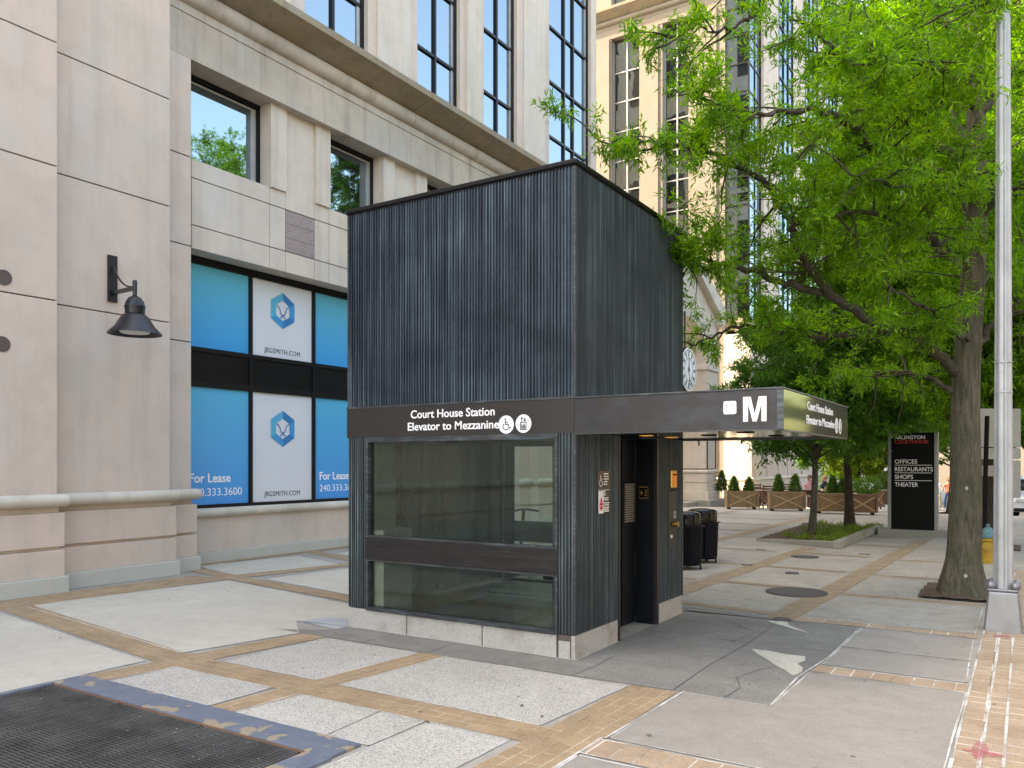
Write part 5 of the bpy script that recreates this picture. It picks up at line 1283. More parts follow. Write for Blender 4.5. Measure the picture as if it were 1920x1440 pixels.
# two young trees in the planting bed
gen_tree('young_tree', 'slim young tree with grey trunk near the front of the planting bed', (-4.42,20.6,0.05), 5.6, (0.0,0.2,4.4), (2.2,2.2,1.9), 22, 0.085, M['leaf_dark'], M['bark3'], 31, 6, (0.11,0.17), (0.035,0.055), (0.15,0.1), 'young trees in the bed', 0.25, 1.1, 5)
gen_tree('young_tree', 'slim dark young tree leaning left at the back of the planting bed', (-4.05,23.5,0.05), 6.2, (0.0,-0.3,4.6), (2.45,2.4,2.2), 26, 0.12, M['leaf_dark'], M['bark2'], 32, 6, (0.11,0.17), (0.035,0.055), (-0.35,0.1), 'young trees in the bed', 0.25, 1.2, 5)
# further street trees and plaza trees
gen_tree('street_tree', 'second street oak behind the big oak, dark trunk by the hydrant', (-0.62,20.6,0), 15.5, (-.3,-1.8,8.2), (3.6,2.3,5.6), 40, 0.16, M['leaf'], M['bark2'], 41, 6, (0.13,0.19), (0.035,0.055), (0.2,0), 'street trees', 0.32, 1.5, 5)
gen_tree('street_tree', 'third street oak behind the black directory sign', (-1.3,29.0,0), 17.5, (-.6,-1.5,10.2), (4.4,3.8,8.0), 46, 0.18, M['leaf_mid'], M['bark2'], 42, 6, (0.16,0.24), (0.05,0.075), (0.1,0), 'street trees', 0.4, 1.6, 5)
gen_tree('street_tree', 'fourth street oak farther along the pavement', (-2.6,38.5,-.25), 10.5, (-.4,0,6.8), (4.4,3.6,4.2), 26, 0.18, M['leaf_mid'], M['bark2'], 43, 6, (0.20,0.30), (0.07,0.10), (0.1,0), 'street trees', 0.5, 1.7, 4)
gen_tree('plaza_tree', 'dense green tree standing by the far cream wall in the plaza', (-8.6,45.0,-.5), 7.5, (0,0,4.9), (3.0,2.6,3.0), 24, 0.12, M['leaf_mid'], M['bark3'], 44, 6, (0.16,0.24), (0.06,0.09), (0,0), None, 0.4, 1.3, 5)
gen_tree('plaza_tree', 'small sunlit yellow green tree behind the seated people', (-6.6,40.5,-.35), 4.6, (0,0,3.3), (1.9,1.7,1.5), 18, 0.07, M['leaf_yellow'], M['bark3'], 45, 6, (0.13,0.2), (0.06,0.09), (0,0), None, 0.3, 0.9, 5)
gen_tree('street_tree', 'tall tree far down the street above the parked car', (-3.6,60.0,-.9), 12, (0,0,7.5), (5.5,4.5,5), 24, 0.2, M['leaf_mid'], M['bark2'], 46, 6, (0.26,0.38), (0.09,0.13), (0,0), 'street trees', 0.7, 2.0, 4)
gen_tree('street_tree', 'tree on the far side of the street crossing', (3.2,64.0,-.95), 12, (0,0,7.5), (5.5,4.5,5), 22, 0.2, M['leaf_mid'], M['bark2'], 47, 6, (0.26,0.38), (0.09,0.13), (0,0), 'street trees', 0.7, 2.0, 4)

gen_tree('street_tree', 'low leafy tree beyond the crossing mirrored in the canopy end', (5.0,48.0,-.7), 7.5, (0,0,4.2), (3.4,3.2,3.6), 20, 0.13, M['leaf_yellow'], M['bark3'], 48, 6, (0.26,0.38), (0.10,0.15), (0,0), 'street trees', 0.6, 1.4, 4)

# ------------------------------------------------------------------ planting bed
bd = thing('planting_bed', 'raised concrete kerbed planting bed with mulch round two young trees', 'planting bed', (-4.3,21.6,0))
BQ = [(-5.40,19.25),(-3.37,18.40),(-3.30,24.1),(-5.55,24.9)]
kb = MB()
for i, h in ((0,0.16),(1,0.17),(2,0.10),(3,0.05)):
    a, b = Vector(BQ[i]), Vector(BQ[(i+1)%4]); d = (b-a).normalized(); nn = Vector((-d.y,d.x))*0.15
    kb.prism([(0,0),((b-a).length+(0 if i != 0 else 0),0),((b-a).length,h),(0,h if i else 0.06)], (a.x,a.y,0.002*(i%2)), (d.x,d.y,0), (0,0,1), (nn.x,nn.y,0), 1)
mk('kerb', kb, M['kerbstone'], bd, bevel=0.012)
nx = 26; so = MB(); random.seed(5)
def bq(s, t): a = Vector(BQ[0]).lerp(Vector(BQ[1]), s); b = Vector(BQ[3]).lerp(Vector(BQ[2]), s); return a.lerp(b, t)
for j in range(nx+1):
    for i in range(nx+1):
        p = bq(.03+.94*i/nx, .02+.96*j/nx); so.v.append((p.x,p.y,0.055+random.uniform(0,.03)+.04*math.sin(i/nx*3.1)*math.sin(j/nx*3.1)))
for j in range(nx):
    for i in range(nx): q = j*(nx+1)+i; so.face((q,q+1,q+nx+2,q+nx+1))
mk('soil', so, M['mulch'], bd, smooth='all')
GC, GD = [], []
for k in range(230):
    s, t = random.uniform(.08,.95), random.uniform(.05,.97)
    if random.random() > (0.12+0.45*s) or (s < .35 and random.random() < .5): continue
    p = bq(s,t)
    for q in range(9): GC.append((p.x+random.gauss(0,.07),p.y+random.gauss(0,.07),.09)); GD.append((random.gauss(0,.3),random.gauss(0,.3),1))
go = leaves_mesh('groundcover', GC, GD, 5, (0.08,0.17), (0.012,0.02), M['grass'], None, 8, .5, .1, .03, .2)
tag(go, 'tufts of fresh green liriope growing in the mulch bed', 'groundcover', kind='stuff')
tpit = MB(); random.seed(6)
for j in range(13):
    for i in range(11): tpit.v.append((-1.26+1.02*i/10+random.uniform(-.01,.01), 12.32+1.45*j/12+random.uniform(-.01,.01), 0.018+random.uniform(0,.035)))
for j in range(12):
    for i in range(10): q = j*11+i; tpit.face((q,q+1,q+12,q+11))
structure(mk('tree_pit_soil', tpit, M['mulch'], smooth='all'))
structure(mk('tree_pit_soil', MB().box(-1.0,-.1,20.0,21.2,0.0,0.03), M['mulch']))

# ================================================================== STREET FURNITURE
# lamp post at the kerb
px_, py_ = -0.215, 10.47
lp = thing('lamp_post', 'tall pale grey steel lamp post on flared cast base at the kerb', 'lamp post', (px_,py_,0))
b = MB(); s0, s1 = 0.185, 0.145
b.v += [(px_+sx*s0,py_+sy*s0,0.0) for sx,sy in ((-1,-1),(1,-1),(1,1),(-1,1))]+[(px_+sx*s1,py_+sy*s1,0.44) for sx,sy in ((-1,-1),(1,-1),(1,1),(-1,1))]
for q in ((0,1,5,4),(1,2,6,5),(2,3,7,6),(3,0,4,7),(4,5,6,7)): b.face(q)
mk('base', b, M['polebase'], lp, bevel=0.02)
mk('base_flange', MB().box(px_-.15,px_+.15,py_-.15,py_+.15,0.44,0.47), M['polebase'], lp, bevel=0.01)
for sx in (-1,1):
    for sy in (-1,1): mk('bolt_cover', MB().sphere((px_+sx*.115,py_+sy*.115,0.505), 0.052, 14, 8, (1,1,.95)), M['polebase'], lp, smooth='all')
def fluted(r, n=8, rib=.16):
    out = []
    for k in range(n*4):
        a = 2*math.pi*k/(n*4)+R(12); out.append((a, r*(1+(rib if k%4 in (0,1) else -rib*.35)*0.55)))
    return out
sh = MB(); zz = [0.47,3.0,6.0,9.5]; rr = [.092,.079,.067,.052]; n_ = 32
for z, r in zip(zz, rr):
    for a, q in fluted(r): sh.v.append((px_+q*math.cos(a), py_+q*math.sin(a), z))
for i in range(3):
    for k in range(n_): a_, b_ = i*n_+k, i*n_+(k+1)%n_; sh.face((a_,b_,b_+n_,a_+n_))
mk('shaft', sh, M['pole'], lp)
for z in (2.62,2.95): mk('strap', MB().lathe([(.087,z),(.091,z+.004),(.091,z+.016),(.086,z+.02)], 32, (px_,py_,0), caps=False), M['pole'], lp)
mk('lamp_arm', MB().tube([(px_,py_,9.4),(px_+.5,py_-.1,9.9),(px_+1.8,py_-.2,10.1)], 0.04, 8), M['pole'], lp, smooth='all')
mk('lamp_head', MB().box(px_+1.6,px_+2.3,py_-.32,py_-.08,10.02,10.16), M['pole'], lp, bevel=0.03)

# directory sign
sx0, sx1, sy_ = -3.02, -1.87, 22.82
dg_ = thing('directory_sign', 'tall black directory sign listing offices, restaurants, shops and theater on a concrete base', 'sign', ((sx0+sx1)/2,sy_+.2,0))
mk('sign_base', MB().box(sx0-.22,sx1+.22,sy_-.15,sy_+.55,-.05,.15), M['kerbstone'], dg_, bevel=0.012)
mk('panel', MB().box(sx0+.08,sx1-.08,sy_+.02,sy_+.26,0.15,2.62), M['black'], dg_, bevel=0.005)
for a in (sx0, sx1-.08): mk('edge_post', MB().box(a,a+.08,sy_,sy_+.28,0.15,2.64), M['signgrey'], dg_, bevel=0.008)
pf = [o for o in kids(dg_) if o.name.startswith('panel')][0]
ys = sy_+.018
text('lettering', 'ARLINGTON', M['white'], pf, (sx0+.16,ys,2.46), FX, UZ, 0.088, 0.70, 0.018, 0.003)
text('lettering', 'COURTHOUSE', M['red'], pf, (sx0+.16,ys,2.345), FX, UZ, 0.088, 0.78, 0.012, 0.003)
for i, wd in enumerate((('OFFICES',.50),('RESTAURANTS',.84),('SHOPS',.41),('THEATER',.52))):
    text('lettering', wd[0], M['white'], pf, (sx0+.165,ys,1.835-.196*i), FX, UZ, 0.105, wd[1]*1.04, 0.014, 0.003)
mk('divider', MB().box(sx0+.165,sx0+1.01,ys-.003,ys,1.787,1.800).box(sx0+.165,sx0+1.01,ys-.003,ys,1.591,1.604).box(sx0+.165,sx0+1.01,ys-.003,ys,1.395,1.408), M['white'], pf)

# hydrant
hx, hy = -0.60, 17.35
hd_ = thing('fire_hydrant', 'yellow fire hydrant with faded teal bonnet behind the lamp post', 'hydrant', (hx,hy,0))
mk('barrel', MB().lathe([(.17,0),(.17,.05),(.13,.06),(.12,.40),(.155,.42),(.155,.46),(.13,.47)], 24, (hx,hy,0)), M['hydrant'], hd_, smooth=True)
mk('bonnet', MB().lathe([(.165,.47),(.165,.50),(.13,.52),(.11,.60),(.05,.655),(.03,.66),(.03,.72),(.001,.72)], 24, (hx,hy,0)), M['teal'], hd_, smooth=True)
for d in ((0,-1),(-1,0),(1,0)): mk('outlet', MB().tube([(hx+d[0]*.1,hy+d[1]*.1,.33),(hx+d[0]*.2,hy+d[1]*.2,.33)], .06 if d[0] else .075, 16), M['hydrant'], hd_, smooth=True)

# parking sign cluster seen from behind
gx, gy = -0.62, 18.55
ps_ = thing('parking_sign', 'stack of bare grey sign backs on a leaning black post between oak and lamp post', 'sign', (gx,gy,0))
ptop = at_depth(1850,782,15.9); pbot = at_depth(1840,1000,15.9); pbot.z = 0
ptop = at_depth(1851,780,15.5); pbot = at_depth(1843,1000,15.5)
mk('sign_post', MB().bar((pbot.x,pbot.y,0),(ptop.x,ptop.y,ptop.z),0.075,0.05), M['black'], ps_)
def sgn(u0,u1,v0,v1,Y,m): 
    a, b_ = at_depth(u0,v1,Y), at_depth(u1,v0,Y); d = Vector((CC,SS,0)); w = (u1-u0)/FPX*Y; h = b_.z-a.z
    mb = MB(); mb.prism([(0.02,0),(w-.02,0),(w,.02),(w,h-.02),(w-.02,h),(.02,h),(0,h-.02),(0,.02)], a, (d.x,d.y,0), (0,0,1), (-d.y,d.x,0), .012); mk('sign_plate', mb, m, ps_, bevel=0.003)
sgn(1836,1914,766,838,15.7,M['signback']); sgn(1838,1914,840,861,15.7,M['signback']); sgn(1864,1914,863,934,15.7,M['signback']); sgn(1838,1866,873,893,15.66,M['polebase'])

# litter bins
def bin_(x, y, label, rz, sticker=False):
    t = thing('litter_bin', label, 'litter bin', (x,y,0), rz, 'litter bins beside the kiosk')
    n = 36; mb = MB(); prof = [(0.270,0.10),(0.292,0.74)]
    for r, z in prof:
        for k in range(n*2):
            a = 2*math.pi*k/(n*2); q = r*(1+(0.02 if k%2 else -0.012)); mb.v.append((q*math.cos(a),q*math.sin(a),z))
    for k in range(n*2): a, b_ = k, (k+1)%(n*2); mb.face((a,b_,b_+n*2,a+n*2))
    mk('basket', mb, M['navy'], t, local=True)
    mk('rim', MB().lathe([(.28,.735),(.335,.74),(.335,.765),(.27,.77)], 36), M['navy'], t, local=True)
    mk('bottom_ring', MB().lathe([(.001,.08),(.275,.08),(.278,.115),(.001,.115)], 36), M['navy'], t, local=True)
    mk('lid', MB().lathe([(.275,.77),(.275,.93),(.262,.965),(.22,.99),(.12,1.005),(.001,1.01)], 36), M['binblack'], t, local=True, smooth=True)
    hood = MB()
    for k in range(14):
        a0, a1 = R(-130+k*80/14), R(-130+(k+1)*80/14); hood.poly([(.279*math.cos(a),.279*math.sin(a),z) for a, z in ((a0,.785),(a1,.785),(a1,.93),(a0,.93))])
    mk('opening', hood, M['pit'], t, local=True, fix=False)
    if sticker:
        st = MB()
        for k in range(5):
            a0, a1 = R(-112+k*5), R(-112+(k+1)*5); st.poly([(.283*math.cos(a),.283*math.sin(a),z) for a, z in ((a0,.80),(a1,.80),(a1,.95),(a0,.95))])
        mk('sticker', st, M['white'], t, local=True, fix=False)
    for k in range(4):
        a = R(45+90*k); mk('foot', MB().tube([(.262*math.cos(a),.262*math.sin(a),0.0),(.262*math.cos(a),.262*math.sin(a),.10)], .016, 8).lathe([(.028,0),(.028,.02),(.001,.021)], 10, (.262*math.cos(a),.262*math.sin(a),0)), M['navy'], t, local=True)
    return t
bin_(-5.03,13.55,'front navy slatted litter bin with black dome lid partly hidden by the kiosk', R(-35))
bin_(-5.10,14.62,'rear navy slatted litter bin with a white sticker on its lid', R(-45), True)

# scooter standing behind the kiosk
sc = thing('electric_scooter', 'dark electric scooter with green grip light standing behind the kiosk glass', 'scooter', (-6.72,11.2,0), R(148))
mk('deck', MB().box(-.30,.42,-.075,.075,.11,.16), M['bronze'], sc, local=True, bevel=0.015)
for xw in (-.50,.52): mk('wheel', MB().tube([(xw,-.035,.11),(xw,.035,.11)], .11, 24), M['tyre'], sc, local=True)
mk('stem', MB().tube([(.50,0,.20),(.42,0,.62),(.34,0,1.06)], .028, 10).bar((.40,0,.14),(.52,0,.24),.06,.06), M['bronze'], sc, local=True)
mk('handlebar', MB().tube([(.30,-.26,1.05),(.34,-.08,1.08),(.34,.08,1.08),(.30,.26,1.05)], .017, 8), M['black'], sc, local=True)
mk('grip', MB().tube([(.30,.20,1.05),(.29,.27,1.045)], .022, 10), M['greenled'], sc, local=True)
mk('fender', MB().prism([(-.64,.15),(-.58,.22),(-.46,.24),(-.30,.17),(-.30,.15),(-.46,.21),(-.57,.19)], (0,-.04,0), (1,0,0), (0,0,1), (0,1,0), .08), M['bronze'], sc, local=True)

# ================================================================== PLAZA SEATING
def planter(x, y, rz, w, label, m=None):
    t = thing('planter_box', label, 'planter', (x,y,0), rz, 'wooden planters round the seating'); m = m or M['wood']; d, h = .46, .70; z0 = .09
    for nm, yy in (('front_panel',-d/2),('back_panel',d/2)):
        mb = MB(); nb_ = int(w/.115)
        for k in range(nb_): mb.box(-w/2+.05+(w-.1)*k/nb_+.004,-w/2+.05+(w-.1)*(k+1)/nb_-.004,yy-.012,yy+.012,z0+.03,h-.03)
        p = mk(nm, mb, m, t, local=True)
    for nm, xx in (('side_panel',-w/2),('side_panel',w/2)):
        mb = MB()
        for k in range(4): mb.box(xx-.012,xx+.012,-d/2+.05+(d-.1)*k/4+.004,-d/2+.05+(d-.1)*(k+1)/4-.004,z0+.03,h-.03)
        mk(nm, mb, m, t, local=True)
    for sx in (-1,1):
        for sy in (-1,1): mk('corner_post', MB().box(sx*w/2-.035,sx*w/2+.035,sy*d/2-.035,sy*d/2+.035,z0,h), m, t, local=True, bevel=.004)
    mk('rim', MB().box(-w/2-.03,w/2+.03,-d/2-.04,-d/2+.05,h,h+.035).box(-w/2-.03,w/2+.03,d/2-.05,d/2+.04,h,h+.035).box(-w/2-.03,-w/2+.06,-d/2+.051,d/2-.051,h,h+.035).box(w/2-.06,w/2+.03,-d/2+.051,d/2-.051,h,h+.035), m, t, local=True)
    mk('rail', MB().box(-w/2+.036,w/2-.036,-d/2-.028,-d/2-.012,z0,z0+.06).box(-w/2+.036,w/2-.036,-d/2-.028,-d/2-.012,h-.06,h), m, t, local=True)
    lb, hb_ = math.hypot(w-.12,h-z0-.1)/2, .026
    for sx in (-1,1):
        dv = Vector((w-.12,0,sx*(h-z0-.1))).normalized(); uv_ = Vector((-dv.z,0,dv.x))
        mk('cross_brace', MB().prism([(-lb,-hb_),(lb,-hb_),(lb,hb_),(-lb,hb_)], (0,-d/2-.016-.007*(sx+1),(z0+h)/2), dv, uv_, (0,-1,0), .012), M['brace'], t, local=True)
    mk('soil', MB().box(-w/2+.02,w/2-.02,-d/2+.02,d/2-.02,h-.08,h-.05), M['mulch'], t, local=True)
    for sx in (-1,1):
        for sy in (-1,1): mk('caster', MB().tube([(sx*(w/2-.10),sy*(d/2-.07)-.02,.045),(sx*(w/2-.10),sy*(d/2-.07)+.02,.045)], .045, 12).box(sx*(w/2-.10)-.02,sx*(w/2-.10)+.02,sy*(d/2-.07)-.025,sy*(d/2-.07)+.025,.05,.092), M['tyre'], t, local=True)
    return t
YW = YAW
planter(-9.63,32.25,R(28),1.20,'crossed board wooden planter nearest the gateway pier with two clipped shrubs')
planter(-7.80,31.95,R(26),1.28,'crossed board wooden planter with two shrubs, right of the empty cafe table')
planter(-5.95,31.25,R(24),1.22,'yellowish crossed board planter holding two shrubs, behind the front bed tree')
planter(-4.98,31.05,R(20),0.95,'reddish crossed board planter with a bushy green shrub, behind the dark leaning tree', M['wood2'])
planter(-10.2,36.3,R(30),0.95,'small wooden planter against the sunlit wall beside the gateway pier', M['wood2'])
planter(-5.2,35.0,R(80),1.25,'orange brown planter seen end on, left of the directory sign', M['wood2'])
planter(-4.75,37.3,R(80),1.3,'farthest orange brown planter behind the directory sign edge', M['wood2'])
def shrub(x, y, z, h, r, label, seed, mat='conifer', cone=True, n=420):
    t = thing('conical_shrub' if cone else 'round_shrub', label, 'shrub', (x,y,z), 0, 'shrubs in the planters'); w = random.Random(seed); C_, D_ = [], []
    for k in range(n):
        f = w.random()**1.25; a = w.uniform(0,6.283); rr_ = (r*max(0.02,(1-f)**.75*(1.0 if f > .22 else .62+f*1.7)) if cone else r*math.sqrt(max(0.05,1-(2*f-1)**2)))*math.sqrt(w.uniform(.35,1)); 
        C_.append((x+rr_*math.cos(a),y+rr_*math.sin(a),z+f*h)); D_.append((math.cos(a)*.7,math.sin(a)*.7,.8))
    st = MB().tube([(x,y,z-.05),(x,y,z+h*.8)], [.018,.006], 6); mk('stem', st, M['bark2'], t)
    leaves_mesh('foliage', C_, D_, 6, (.05,.10), (.022,.04), M[mat], t, seed, .7, .1, .03, .3); return t
def loc_of(u, Y): X = (u-CXP)/FPX*Y; return toloc(X, Y)
for i, (u, Y, h, r, lb) in enumerate(((1353.5,36.0,.70,.24,'yellow green conical shrub leftmost by the gateway pier'),(1376,32.6,.52,.24,'sparse conical shrub at the left end of the planter nearest the pier'),(1404,32.4,.50,.21,'dark conical shrub at the right end of the planter nearest the pier'),
      (1459.5,32.2,.60,.23,'conical shrub at the left end of the second crossed planter'),(1490.5,31.8,.60,.25,'conical shrub at the right end of the second crossed planter'),(1561,31.4,.58,.25,'conical shrub in the yellowish planter beside the seated woman'),(1580,31.2,.50,.22,'small conical shrub in the yellowish planter next to the dark tree trunk'))):
    x_, y_ = loc_of(u, Y); shrub(x_, y_, .62, h*1.22, r*1.1, lb, 60+i)
x_, y_ = loc_of(1626, 31.0); shrub(x_,y_,.66,.62,.52,'bright green bushy shrub spilling over the reddish planter',80,'leaf_bush',False,520)
x_, y_ = loc_of(1655, 36); shrub(x_,y_,.66,.75,.42,'dark green shrub in the planter left of the directory sign',81,'conifer',False,420)
x_, y_ = loc_of(1668, 38.5); shrub(x_,y_,.6,.85,.42,'darkest shrub half hidden behind the directory sign edge',82,'conifer',False,420)
x_, y_ = loc_of(1575, 44.5); shrub(x_,y_,-.4,1.9,1.5,'broad mid green shrub in front of the far plaza wall',83,'leaf_mid',False,900)

# slatted timber table, benches and chairs
def table(x, y, rz, label, w=1.5):
    t = thing('cafe_table', label, 'table', (x,y,0), rz, 'timber cafe tables')
    mb = MB()
    for k in range(6): mb.box(-w/2,w/2,-.38+k*.128,-.38+k*.128+.12,.70,.735)
    mk('table_top', mb, M['tablegrey'], t, local=True); mk('apron', MB().box(-w/2+.08,w/2-.08,-.32,-.29,.60,.70).box(-w/2+.08,w/2-.08,.29,.32,.60,.70), M['teak'], t, local=True)
    for sx in (-1,1):
        for sy in (-1,1): mk('leg', MB().box(sx*(w/2-.1)-.035,sx*(w/2-.1)+.035,sy*.3-.035,sy*.3+.035,0,.70), M['teak'], t, local=True)
    return t
def chair(x, y, rz, label):
    t = thing('slatted_chair', label, 'chair', (x,y,0), rz, 'slatted timber chairs'); mb = MB()
    for k in range(5): mb.box(-.23,.23,-.22+k*.09,-.22+k*.09+.075,.43,.455)
    mk('seat', mb, M['teak'], t, local=True); bk = MB()
    for k in range(4): bk.box(-.21,.21,.215,.235,.55+k*.105,.55+k*.105+.065)
    mk('backrest', bk, M['teak'], t, local=True)
    for sx in (-1,1):
        mk('leg', MB().box(sx*.22-.02,sx*.22+.02,-.23,-.19,0,.43), M['teak'], t, local=True); mk('leg', MB().box(sx*.22-.02,sx*.22+.02,.21,.25,0,.97), M['teak'], t, local=True)
        mk('armrest', MB().box(sx*.24-.03,sx*.24+.03,-.25,.21,.63,.655), M['teak'], t, local=True)
    return t
def bench(x, y, rz, label, w=1.3):
    t = thing('timber_bench', label, 'bench', (x,y,0), rz); mb = MB()
    for k in range(3): mb.box(-w/2,w/2,-.17+k*.115,-.17+k*.115+.10,.42,.46)
    mk('seat', mb, M['teak'], t, local=True)
    for sx in (-1,1):
        for sy in (-1,1): mk('leg', MB().box(sx*(w/2-.06)-.04,sx*(w/2-.06)+.04,sy*.14-.035,sy*.14+.035,0,.42), M['teak'], t, local=True)
    mk('stretcher', MB().box(-w/2+.1,w/2-.1,-.02,.02,.14,.20), M['teak'], t, local=True); return t
x_, y_ = loc_of(1432,33.4); table(x_,y_,R(25),'grey topped timber table between the two crossed planters')
x_, y_ = loc_of(1418,34.6); chair(x_,y_,R(25),'slatted chair left behind the empty grey topped table')
x_, y_ = loc_of(1475,35.4); chair(x_,y_,R(20),'slatted chair standing behind the second crossed planter')
x_, y_ = loc_of(1437,32.9); chair(x_,y_,R(215),'slatted chair tucked under the near side of the grey topped table')
x_, y_ = loc_of(1545,33.3); bench(x_,y_,R(28),'timber bench the woman in jeans sits on')
x_, y_ = loc_of(1512,34.4); table(x_,y_,R(28),'red brown timber table in front of the seated pair',1.2)
x_, y_ = loc_of(1617,34.0); table(x_,y_,R(20),'red brown timber table behind the reddish planter',1.5)

# ================================================================== PEOPLE
def skin_body(name, joints, edges, mats, paint, parent):
    """one continuous figure grown from a jointed skeleton; joints: name -> (x,y,z,rx,ry)"""
    names = list(joints); me = bpy.data.meshes.new(name); me.from_pydata([joints[n][:3] for n in names], [(names.index(a),names.index(b)) for a,b in edges], [])
    o = bpy.data.objects.new(name, me); COL.objects.link(o)
    sk = o.modifiers.new('skin','SKIN'); sk.use_smooth_shade = True
    for i, n in enumerate(names):
        v = me.skin_vertices[0].data[i]; v.radius = (joints[n][3], joints[n][4]); v.use_root = (n == 'pelvis')
    sb = o.modifiers.new('sub','SUBSURF'); sb.levels = 1; sb.render_levels = 1
    dgr = bpy.context.evaluated_depsgraph_get(); m2 = bpy.data.meshes.new_from_object(o.evaluated_get(dgr)); bpy.data.objects.remove(o); m2.name = name
    m2.materials.clear()
    for m in mats: m2.materials.append(m)
    idx = [paint(p.center) for p in m2.polygons]; m2.polygons.foreach_set('material_index', idx); m2.polygons.foreach_set('use_smooth', [True]*len(m2.polygons)); m2.update()
    o2 = bpy.data.objects.new(name, m2); COL.objects.link(o2); o2.parent = parent; return o2
ED = [('pelvis','waist'),('waist','chest'),('chest','neck'),('neck','chin'),('chin','head'),('head','crown')]
for s in ('l','r'): ED += [('chest','sh'+s),('sh'+s,'el'+s),('el'+s,'wr'+s),('wr'+s,'ha'+s),('pelvis','hip'+s),('hip'+s,'kn'+s),('kn'+s,'an'+s),('an'+s,'to'+s)]
for s in ('l','r'): ED += [('ha'+s,'f%d%s'%(k,s)) for k in range(4)]+[('wr'+s,'th'+s)]
def person(label, x, y, z, rz, pose, mats, paint, hair_mat, hair_len, hat=None, group=None):
    t = thing('person', label, 'person', (x,y,z), rz, group)
    J = dict(pose)
    for s, sg in (('l',1),('r',-1)):
        h = Vector(J['ha'+s][:3]); w = Vector(J['wr'+s][:3]); d = (h-w).normalized(); side = d.cross(Vector((0,1,0.3))).normalized()
        for k in range(4):
            q = h+d*(.065+.012*(1 if k in (1,2) else 0))+side*(k-1.5)*.020+Vector((0,-.012*k,-.01)); J['f%d%s'%(k,s)] = (q.x,q.y,q.z,.008,.008)
        q = w+d*.06+side*-.045; J['th'+s] = (q.x,q.y,q.z,.010,.010)
    skin_body('body', J, ED, mats, paint, t)
    hp = J['head']; hb = MB().sphere((hp[0],hp[1]+.014,hp[2]+.032), .102, 14, 10, (.92,1.0,1.05))
    if hair_len: hb.tube([(hp[0],hp[1]+.07,hp[2]+.03),(hp[0],hp[1]+.105,hp[2]-.08),(hp[0],hp[1]+.11,hp[2]-hair_len)], [.075,.075,.04], 10)
    mk('hair' if not hat else 'hat', hb if not hat else hb.lathe([(.14,hp[2]+.05),(.14,hp[2]+.062),(.1,hp[2]+.07)], 18, (hp[0],hp[1]-.02,0)), hair_mat if not hat else hat, t, local=True, smooth='all')
    fc = MB()
    for s in (-1,1): fc.sphere((hp[0]+s*.032,hp[1]-.088,hp[2]+.005), .010, 8, 6)
    mk('eye', fc, M['black'], t, local=True); mk('nose', MB().sphere((hp[0],hp[1]-.10,hp[2]-.025), .017, 8, 6, (.8,1,1.3)), M['skin'], t, local=True, smooth='all')
    mk('mouth', MB().sphere((hp[0],hp[1]-.086,hp[2]-.066), .02, 8, 6, (1.2,.4,.35)), M['pinkcloth'], t, local=True)
    mk('ear', MB().sphere((hp[0]+.092,hp[1],hp[2]-.01), .024, 8, 6, (.4,1,1.3)).sphere((hp[0]-.092,hp[1],hp[2]-.01), .024, 8, 6, (.4,1,1.3)), M['skin'], t, local=True)
    return t
def base_up(zp):   # torso above the pelvis height zp
    return {'pelvis':(0,0,zp,.15,.12),'waist':(0,-.01,zp+.17,.13,.10),'chest':(0,-.01,zp+.40,.16,.11),'neck':(0,.0,zp+.55,.05,.05),'chin':(0,-.03,zp+.61,.055,.065),'head':(0,-.015,zp+.70,.078,.092),'crown':(0,0,zp+.78,.055,.06)}
sit = base_up(.52)
sit.update({'shl':(.18,0,.92,.055,.055),'shr':(-.18,0,.92,.055,.055),'ell':(.23,-.08,.68,.042,.042),'elr':(-.23,-.08,.68,.042,.042),'wrl':(.10,-.28,.66,.028,.028),'wrr':(-.12,-.28,.64,.028,.028),'hal':(.03,-.33,.67,.03,.022),'har':(-.05,-.33,.66,.03,.022),
            'hipl':(.10,-.04,.50,.09,.085),'hipr':(-.10,-.04,.50,.09,.085),'knl':(.13,-.46,.52,.068,.068),'knr':(-.11,-.46,.50,.068,.068),'anl':(.14,-.44,.09,.042,.042),'anr':(-.10,-.50,.09,.042,.042),'tol':(.15,-.60,.045,.035,.03),'tor':(-.10,-.66,.045,.035,.03)})
def stand(step=.16):
    d = base_up(.92)
    d.update({'shl':(.19,0,1.34,.055,.055),'shr':(-.19,0,1.34,.055,.055),'ell':(.25,-.02,1.08,.042,.042),'elr':(-.25,-.02,1.08,.042,.042),'wrl':(.22,-.26,1.02,.028,.028),'wrr':(-.22,-.26,1.02,.028,.028),'hal':(.20,-.34,1.02,.03,.022),'har':(-.20,-.34,1.02,.03,.022),
     'hipl':(.095,0,.86,.09,.09),'hipr':(-.095,0,.86,.09,.09),'knl':(.10,-step*.8,.48,.064,.064),'knr':(-.10,step*.3,.48,.064,.064),'anl':(.10,-step,.08,.042,.042),'anr':(-.10,step*1.4,.10,.042,.042),'tol':(.10,-step-.15,.04,.035,.03),'tor':(-.10,step*1.4-.14,.05,.035,.03)})
    return d
def paint_sit(c):
    if c.z > 1.08 or (abs(c.x) < .14 and c.y < -.31 and .6 < c.z < .75): return 0
    if c.z < .11: return 3
    if c.z > .60 and c.y > -.30: return 1 if c.z > .80 or c.z < .70 else 4
    return 2
x_, y_ = loc_of(1547,33.3)
person('woman in dark and cream jumper and blue jeans seated on the bench', x_, y_, 0, R(50), sit, [M['skin'],M['darkcloth'],M['denim'],M['darkcloth'],M['creamcloth']], paint_sit, M['hair2'], .22)
x_, y_ = loc_of(1518,34.6)
